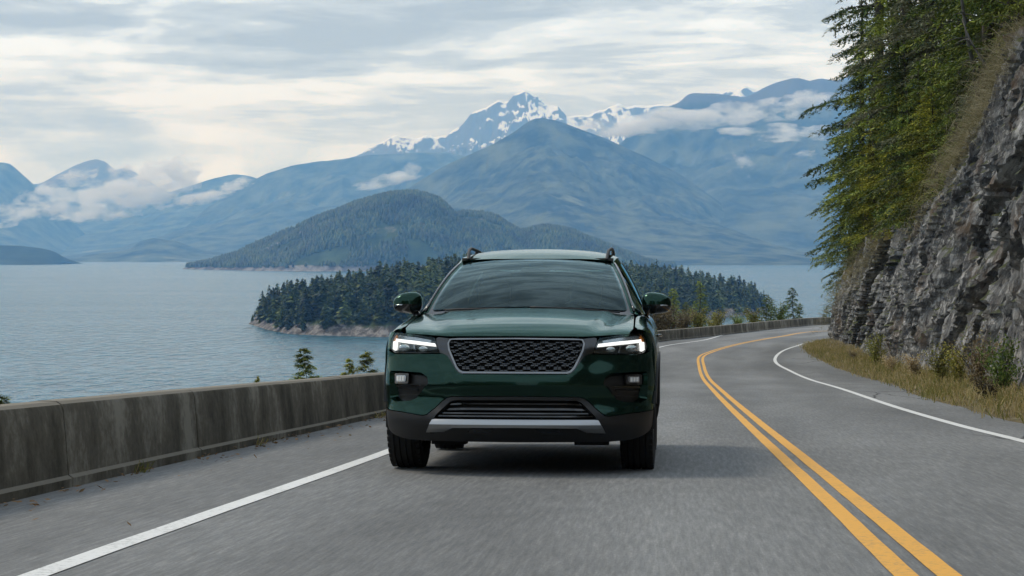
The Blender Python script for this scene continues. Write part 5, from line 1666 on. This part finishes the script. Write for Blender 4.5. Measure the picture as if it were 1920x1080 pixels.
for i, (px, Yd, s, ms, mi, lb) in enumerate(TREES):
    plant_tree('conifer_tree', ms, m_needle[mi], slope_at(px, Yd), s, 1.7 * i, lb, 'conifers above the rock cut')

# young trees: tips show over the barrier on the left, small firs round the far bend
SAP = [conifer(51, 3.2, .95, z0=.1, nbr=46, droop=.05, up=.16, leaf=.055, dens=5.5, k_tw=.24, shape=1.15, bare_r=.006, tip=.002, ax=40, lmin=.03), conifer(52, 3.0, .95, z0=.1, nbr=40, droop=.05, up=.22, leaf=.055, dens=5.0, shape=1.1, k_tw=.24, bare_r=.006, tip=.002, ax=40, lmin=.03)]
def sapling(px, ytop, Yd, h, ms, mi, label, rz=0.0, sxy=1.0, h0=3.2, group='young conifers behind the barrier'):
    x, y, z = at(px, ytop, Yd)
    plant_tree('young_conifer', ms, m_needle[mi], (x, y, z - h), h / h0, rz, label, group, sxy=sxy)
sapling(572, 652, 23.5, 1.45, SAP[0], 1, 'bushy young conifer tip rising over the barrier left of the car', .3, 1.5)
sapling(682, 658, 28.0, 1.5, SAP[1], 2, 'yellowish young conifer tip over the barrier close beside the car', 1.3, 1.4, 3.0)
sapling(648, 672, 27.0, 1.3, SAP[0], 2, 'small young conifer tip between the two bigger ones over the barrier', 2.2, 1.2)
sapling(6, 738, 12.9, 1.2, SAP[1], 1, 'conifer tip at the far left end of the barrier', .8, 1.4, 3.0)
sapling(478, 704, 20.0, 1.2, SAP[1], 2, 'bare little conifer tip barely showing over the barrier', 2.0, .5, 3.0)
FAR = [conifer(61, 5, 1.25, z0=.06, nbr=64, droop=.28, up=.22, leaf=.15, dens=1.1, k_tw=.5), conifer(62, 5, 1.0, z0=.05, nbr=60, droop=.35, up=.15, leaf=.14, dens=1.1, k_tw=.5)]
for (px, yt, Yd, h, k, mi, lb) in [
        (1262, 541, 121, 4.2, 0, 1, 'young conifer beside the right wing mirror beyond the barrier'),
        (1311, 526, 125, 4.6, 1, 1, 'slender young conifer right of the mirror beyond the far barrier'),
        (1288, 566, 119, 3.0, 0, 1, 'low young conifer between the two near the mirror'),
        (1337, 585, 124, 2.2, 0, 1, 'lowest young conifer right of the slender one by the bend'),
        (1434, 552, 143, 4.4, 0, 0, 'dark young conifer left of the pair beyond the bend'),
        (1447, 558, 147, 4.2, 1, 0, 'second dark young conifer beyond the bend, slimmer'),
        (1486, 539, 152, 5.0, 0, 0, 'well shaped young conifer standing alone on the water beyond the bend'),
        (1502, 568, 154, 3.8, 1, 0, 'small conifer touching the lone one beyond the bend'),
        (1550, 572, 168, 4.5, 1, 0, 'conifer tip at the foot of the cliff where the road vanishes')]:
    sapling(px, yt, Yd, h, FAR[k], mi, lb, px * .7, 1.0, 5.0, 'young conifers round the far bend')

# dead trees
def dead_tree(base, tipv, r0, seed, label, nb=7):
    r = np.random.default_rng(seed)
    b, tv = np.array(base), np.array(tipv)
    t = np.linspace(0, 1, 9)
    P = tv[None] * t[:, None] + np.stack([.10 * np.sin(t * 4 + seed), 0 * t, 0 * t], -1)
    root = empty('dead_tree', base)
    V, F = tube(P, np.interp(t, [0, 1], [r0, r0 * .4]), 9); obj('trunk', V, F, m_dead, root)
    for k in range(nb):
        f = r.uniform(.25, .95); o = P[int(f * 8)]
        d = r.normal(0, 1, 3); d[2] = abs(d[2]) * .4; d /= np.linalg.norm(d)
        L = r.uniform(.4, 1.5) * (1.1 - f * .6)
        q = np.linspace(0, 1, 5)[:, None]
        V, F = tube(o + d * L * q + np.array([0, 0, -.25 * L]) * q ** 2, np.linspace(.022, .005, 5), 5); obj('branch', V, F, m_dead, root)
    tag(root, label, 'tree', 'dead trees above the rock cut')
b_ = at(1840, 285, 58.6); t_ = at(1803, -60, 57.6)
dead_tree(b_, np.array(t_) - np.array(b_), .085, 1, 'straight grey dead trunk standing bare above the rock face', 9)
b_ = at(1884, 185, 56.0); t_ = at(1806, 36, 56.5)
dead_tree(b_, np.array(t_) - np.array(b_), .042, 2, 'thin dead stem leaning left against the dead trunk', 5)
b_ = at(1850, 250, 58.2); t_ = at(1768, 268, 58.0)
dead_tree(b_, np.array(t_) - np.array(b_), .03, 3, 'fallen bare branch lying out over the brink of the rock', 8)
b_ = at(1916, 110, 55.5); t_ = at(1902, -60, 55.5)
dead_tree(b_, np.array(t_) - np.array(b_), .03, 4, 'slim dead stem at the extreme top right corner', 4)

# leafy shrubs
def shrub_mesh(seed, n=1500, leaf=.06, h=1.0, stems=14):
    r = np.random.default_rng(seed)
    st, Ps, Ds = [], [], []
    for k in range(stems):
        a = r.uniform(0, 6.28); sp = r.uniform(.1, .65)
        t = np.linspace(0, 1, 6)
        hh = h * r.uniform(.55, 1.1)
        C = np.stack([math.cos(a) * sp * t ** 1.3 * .9, math.sin(a) * sp * t ** 1.3 * .9, hh * t - .15 * t ** 2], -1)
        st.append(tube(C, np.linspace(.010, .003, 6), 4, False))
        m = n // stems
        tt = r.uniform(.15, 1.0, m)
        P = np.stack([np.interp(tt, t, C[:, i]) for i in range(3)], -1) + r.normal(0, .075, (m, 3)) * h
        Ps.append(P); Ds.append(r.normal(0, 1, (m, 3)) + np.array([math.cos(a), math.sin(a), .6]))
    P = np.vstack(Ps); P[:, 2] = np.abs(P[:, 2]); D = np.vstack(Ds); D /= np.linalg.norm(D, axis=1)[:, None]
    n = len(P)
    S = np.cross(D, r.normal(0, 1, (n, 3))); S /= np.linalg.norm(S, axis=1)[:, None] + 1e-9
    sz = leaf * r.uniform(.5, 1.3, n)[:, None]
    V = np.stack([P - D * sz * .4, P + S * sz * .3, P + D * sz * .7, P - S * sz * .3], 1).reshape(-1, 3)
    wv, wf = join(st)
    return mesh('stems', wv, wf), mesh('leaves', V, np.arange(4 * n).reshape(n, 4), smooth=False)
m_leafy = [leaf_mat('yellow_green_leaves', (0.09, 0.105, 0.02), (0.19, 0.19, 0.04), (0.32, 0.28, 0.08)),
           leaf_mat('dry_tan_leaves', (0.14, 0.10, 0.05), (0.28, 0.21, 0.11), (0.42, 0.34, 0.20)),
           leaf_mat('fresh_green_leaves', (0.04, 0.07, 0.015), (0.09, 0.14, 0.03), (0.18, 0.21, 0.05)),
           leaf_mat('brown_heath_leaves', (0.05, 0.04, 0.025), (0.11, 0.085, 0.05), (0.17, 0.14, 0.08))]
SHR = [shrub_mesh(71), shrub_mesh(72, 1800, .05), shrub_mesh(73, 1300, .07)]
def shrub(loc, s, k, mi, label, group, sz=1.0):
    t = empty('shrub', loc, (0, 0, s * 7 + k))
    t.scale = (s, s, s * sz)
    sm, lm = SHR[k]
    if not sm.materials: sm.materials.append(m_bark)
    obj('stems', sm, None, None, t)
    c = bpy.data.objects.new('leaves', lm); COL.objects.link(c); c.parent = t
    if not lm.materials: lm.materials.append(m_leafy[0])
    c.material_slots[0].link = 'OBJECT'; c.material_slots[0].material = m_leafy[mi]
    tag(t, label, 'shrub', group)
def verge_point(px, q):
    """Point on the verge, q metres in from the asphalt edge, seen at bearing px."""
    P = E2 + nE * q
    ok = np.where(P[:, 1] > 5, np.abs(960 + FPX * P[:, 0] / np.maximum(P[:, 1], 5) - px), 1e9)
    ok = np.where(P[:, 1] > 110, 1e9, ok)
    i = int(np.argmin(ok))
    return (float(P[i, 0]), float(P[i, 1]), float(G(P[i, 1])) + .12 * q)
for (px, q, s, k, mi, lb, sz) in [
        (1640, 1.0, .85, 0, 0, 'yellow green shrub at the foot of the rock nearest the bend', 1.3),
        (1672, .9, .6, 1, 1, 'tan dry weed clump left of the big verge bushes', 1.0),
        (1716, .8, .65, 2, 1, 'pale tan weed clump in the middle of the verge', 1.0),
        (1762, .9, .80, 0, 0, 'big yellowish bush in the middle of the verge', 1.15),
        (1800, 1.0, .75, 2, 0, 'golden bush left of the tallest verge bush', 1.1),
        (1838, 1.0, .85, 1, 1, 'tallest tan verge bush against the rock', 1.35),
        (1872, 1.0, .80, 0, 2, 'fresh green and tan bush near the right edge of the picture', 1.25),
        (1850, .5, .5, 2, 3, 'low grey brown weed clump in front of the tallest verge bush', .8),
        (1600, .9, .5, 1, 1, 'small dry weed clump at the narrow end of the verge', .9)]:
    shrub(verge_point(px, q), s, k, mi, lb, 'bushes on the verge', sz)
for (px, py, Yd, s, k, mi, lb) in [
        (1250, 607, 112, 1.3, 0, 3, 'brown heath bush beyond the barrier nearest the car'),
        (1282, 606, 115, 1.2, 1, 3, 'brown heath bush beyond the barrier, second from the car'),
        (1312, 606, 118, 1.0, 2, 0, 'yellowish bush beyond the barrier under the slender conifer'),
        (1345, 605, 122, 1.0, 0, 0, 'low greenish bush beyond the barrier left of the open water'),
        (1385, 606, 127, .9, 1, 2, 'low green bush beyond the barrier in front of the open water'),
        (1415, 602, 134, 1.0, 2, 0, 'yellow green bush beyond the barrier left of the dark conifers'),
        (1462, 592, 142, 1.1, 0, 2, 'green bush beyond the barrier between the dark conifers'),
        (1232, 606, 110, 1.3, 2, 3, 'brown heath bush half hidden by the car')]:
    x, y, z = at(px, py, Yd)
    shrub((x, y, z - s * .55), s * 1.5, k, mi, lb, 'bushes beyond the far barrier')
# scrub on the brink of the rock
for j, (px, Yd, s, k, mi, lb) in enumerate([
        (1612, 88, 1.0, 1, 0, 'yellow green scrub on the brink nearest the corner'),
        (1650, 76, 1.0, 0, 2, 'green scrub hanging over the brink right of the corner'),
        (1700, 73, .9, 2, 0, 'olive scrub on the brink above the pale rock'),
        (1750, 66, .9, 1, 2, 'green scrub on the brink in the middle of the rock face'),
        (1800, 62, .8, 0, 3, 'brown twiggy scrub at the foot of the dead trunk'),
        (1850, 58, .7, 2, 3, 'brown twiggy scrub on the brink right of the dead trunk'),
        (1905, 55, .6, 1, 0, 'olive scrub on the brink at the right edge')]):
    x, y, z = slope_at(px, Yd)
    shrub((x, y, z), s * 1.5, k, mi, lb, 'scrub on the brink of the rock')

# grass: verge, draped tufts on the brink, litter along the barrier
def blades(roots, dirs, L, w, seed, curl=.5):
    """Bent two-piece blades."""
    r = np.random.default_rng(seed)
    n = len(roots)
    S = np.cross(dirs, r.normal(0, 1, (n, 3))); S /= np.linalg.norm(S, axis=1)[:, None] + 1e-9
    mid_ = roots + dirs * (L * .55)[:, None]
    tip = roots + dirs * L[:, None] + np.stack([r.normal(0, .2, n), r.normal(0, .2, n), -np.full(n, curl)], -1) * (L * .6)[:, None]
    ww = w[:, None]
    V = np.stack([roots - S * ww, roots + S * ww, mid_ + S * ww * .7, mid_ - S * ww * .7, tip], 1).reshape(-1, 3)
    k = np.arange(n)[:, None] * 5
    Fq = np.concatenate([k + np.array([[0, 1, 2]]), k + np.array([[0, 2, 3]]), k + np.array([[3, 2, 4]])], 0)
    return V, Fq
def grass_mat(name, stops):
    m, N, out = material(name)
    geo = N('ShaderNodeNewGeometry')
    n = N('ShaderNodeTexNoise', ins={'Vector': geo.outputs['Position'], 'Scale': 0.9, 'Detail': 4.0, 'Roughness': 0.7})
    a = N('ShaderNodeMath', operation='MULTIPLY_ADD', ins={0: geo.outputs['Random Per Island'], 1: 0.35, 2: n.outputs[0]})
    r = N('ShaderNodeValToRGB', ins={0: a.outputs[0]})
    ramp_set(r, stops)
    p = N('ShaderNodeBsdfPrincipled', ins={'Base Color': r.outputs[0], 'Roughness': 0.7, 'Specular IOR Level': 0.2})
    t = N('ShaderNodeBsdfTranslucent', ins={'Color': r.outputs[0]})
    ms = N('ShaderNodeMixShader', ins={0: 0.3, 1: p.outputs[0], 2: t.outputs[0]})
    m.node_tree.links.new(ms.outputs[0], out.inputs[0])
    return m
m_grass = grass_mat('verge_grass', [(0.40, (0.10, 0.12, 0.025)), (0.58, (0.21, 0.20, 0.055)), (0.72, (0.38, 0.29, 0.12)), (0.9, (0.50, 0.41, 0.23))])
m_dry = grass_mat('dry_grass_blades', [(0.40, (0.12, 0.125, 0.045)), (0.6, (0.22, 0.19, 0.10)), (0.85, (0.38, 0.34, 0.22))])
n = 34000
ii = np.searchsorted(sE, rng.uniform(np.interp(5, E2[:, 1], sE), np.interp(108, E2[:, 1], sE), n)).clip(0, len(E2) - 1)
qq = rng.beta(1.6, 1.2, n) * 1.9 - .12
clump = fbm(E2[ii, 0] * 1.2 + qq, E2[ii, 1] * 1.2, 0, 3)
keep = (clump + rng.normal(0, .15, n)) > -.12
ii, qq, clump = ii[keep], qq[keep], clump[keep]
XYg = E2[ii] + nE[ii] * qq[:, None] + rng.normal(0, .08, (len(ii), 2))
Lg = (.10 + .30 * np.clip(clump + .3, 0, 1) + .16 * np.clip(qq, 0, 1.5)) * rng.uniform(.5, 1.3, len(ii))
rt = np.concatenate([XYg, (G(XYg[:, 1]) + .05 * np.maximum(qq, 0))[:, None]], 1)
dd = np.concatenate([rng.normal(0, .35, (len(ii), 2)), np.ones((len(ii), 1))], 1); dd /= np.linalg.norm(dd, axis=1)[:, None]
V, F = blades(rt, dd, Lg, np.full(len(ii), .007), 1)
tag(obj('verge_grass', V, F, m_grass, smooth=False), 'dry tan and green grass along the foot of the rock', 'grass', kind='stuff')

n = 26000
ti = rng.integers(0, len(top), n)
ok = (top[ti, 1] > 20) & (top[ti, 1] < 104)
ti = ti[ok]; n = len(ti)
cl = fbm(top[ti, 0] / 1.6, top[ti, 1] / 1.6, 3.0, 3)
ok = cl + rng.normal(0, .05, n) > .24
ti = ti[ok]; n = len(ti)
qb = rng.uniform(-.9, 1.3, n)
XYd = top[ti] + nT[ti] * qb[:, None] + rng.normal(0, .25, (n, 2))
zd = tz[ti] + np.where(qb < 0, qb * 1.4, .62 * qb) + rng.normal(0, .06, n)
dd = np.concatenate([-nT[ti] * rng.uniform(.3, 1.1, n)[:, None] + rng.normal(0, .35, (n, 2)), rng.uniform(.0, .8, n)[:, None]], 1); dd /= np.linalg.norm(dd, axis=1)[:, None]
for Yc, nb_, rad_ in ((51.5, 700, .6), (53, 900, .6), (55.5, 900, .6), (58, 500, .4), (77, 500, .6), (85, 700, .7), (91, 400, .5)):
    tc_ = top[int(np.argmin(np.abs(top[:, 1] - Yc)))]
    ti2 = np.where(np.hypot(*(top - tc_).T) < rad_ * 1.6)[0]
    ti2 = rng.choice(ti2, nb_)
    qb2 = rng.normal(-.25, .45, nb_)
    XY2 = top[ti2] + nT[ti2] * qb2[:, None] + rng.normal(0, .15, (nb_, 2))
    z2 = tz[ti2] + np.where(qb2 < 0, qb2 * 1.9, .62 * qb2)
    d2 = np.concatenate([-nT[ti2] * rng.uniform(.2, .8, nb_)[:, None] + rng.normal(0, .25, (nb_, 2)), rng.uniform(-.2, .5, nb_)[:, None]], 1); d2 /= np.linalg.norm(d2, axis=1)[:, None]
    XYd = np.vstack([XYd, XY2]); zd = np.r_[zd, z2]; dd = np.vstack([dd, d2]); n += nb_
V, F = blades(np.concatenate([XYd, zd[:, None]], 1), dd, rng.uniform(.25, .8, n), np.full(n, .005), 2, 1.3)
tag(obj('dry_grass', V, F, m_dry, smooth=False), 'dry straw grass draped over the brink of the rock', 'grass', kind='stuff')

# fallen leaves, moss and weeds against the barrier foot
m_lit = grass_mat('leaf_litter', [(0.40, (0.06, 0.055, 0.02)), (0.6, (0.16, 0.09, 0.04)), (0.8, (0.30, 0.19, 0.10))])
n = 1500
bi = rng.integers(int(np.argmin(np.abs(BARRIER[:, 1] - 7))), int(np.argmin(np.abs(BARRIER[:, 1] - 60))), n)
dens_ = fbm(BARRIER[bi, 1] / 1.7, BARRIER[bi, 1] * 0, 2.0, 3)
bi = bi[dens_ > -.05]; n = len(bi)
qb = .03 + rng.exponential(.16, n)
XYl = BARRIER[bi] + nBf[bi] * qb[:, None] + rng.normal(0, .12, (n, 2)) * np.array([.2, 1])
a = rng.uniform(0, 6.28, n); sz = rng.uniform(.008, .028, n)
c0 = np.concatenate([XYl, (G(XYl[:, 1]) + .012 + rng.uniform(0, .02, n))[:, None]], 1)
u_ = np.stack([np.cos(a), np.sin(a), rng.normal(0, .3, n)], -1) * sz[:, None]; v_ = np.stack([-np.sin(a), np.cos(a), rng.normal(0, .3, n)], -1) * sz[:, None] * .5
V = np.stack([c0 - u_, c0 + v_, c0 + u_, c0 - v_], 1).reshape(-1, 3)
tag(obj('leaf_litter', V, np.arange(4 * n).reshape(n, 4), m_lit, smooth=False), 'brown fallen leaves scattered along the barrier foot', 'leaves', kind='stuff')
n = 2600
bi = rng.integers(int(np.argmin(np.abs(BARRIER[:, 1] - 9))), int(np.argmin(np.abs(BARRIER[:, 1] - 60))), n)
dens_ = fbm(BARRIER[bi, 1] / 1.4, BARRIER[bi, 1] * 0, 7.0, 3)
bi = bi[dens_ > .12]; n = len(bi)
XYl = BARRIER[bi] + nBf[bi] * rng.uniform(.01, .09, n)[:, None] + rng.normal(0, .05, (n, 2)) * np.array([.1, 1])
dd = np.concatenate([rng.normal(.25, .4, (n, 2)), np.ones((n, 1))], 1); dd /= np.linalg.norm(dd, axis=1)[:, None]
V, F = blades(np.concatenate([XYl, G(XYl[:, 1])[:, None]], 1), dd, rng.uniform(.04, .16, n), np.full(n, .004), 5)
tag(obj('barrier_weeds', V, F, m_grass, smooth=False), 'small weeds growing from the joint at the barrier foot', 'weeds', kind='stuff')
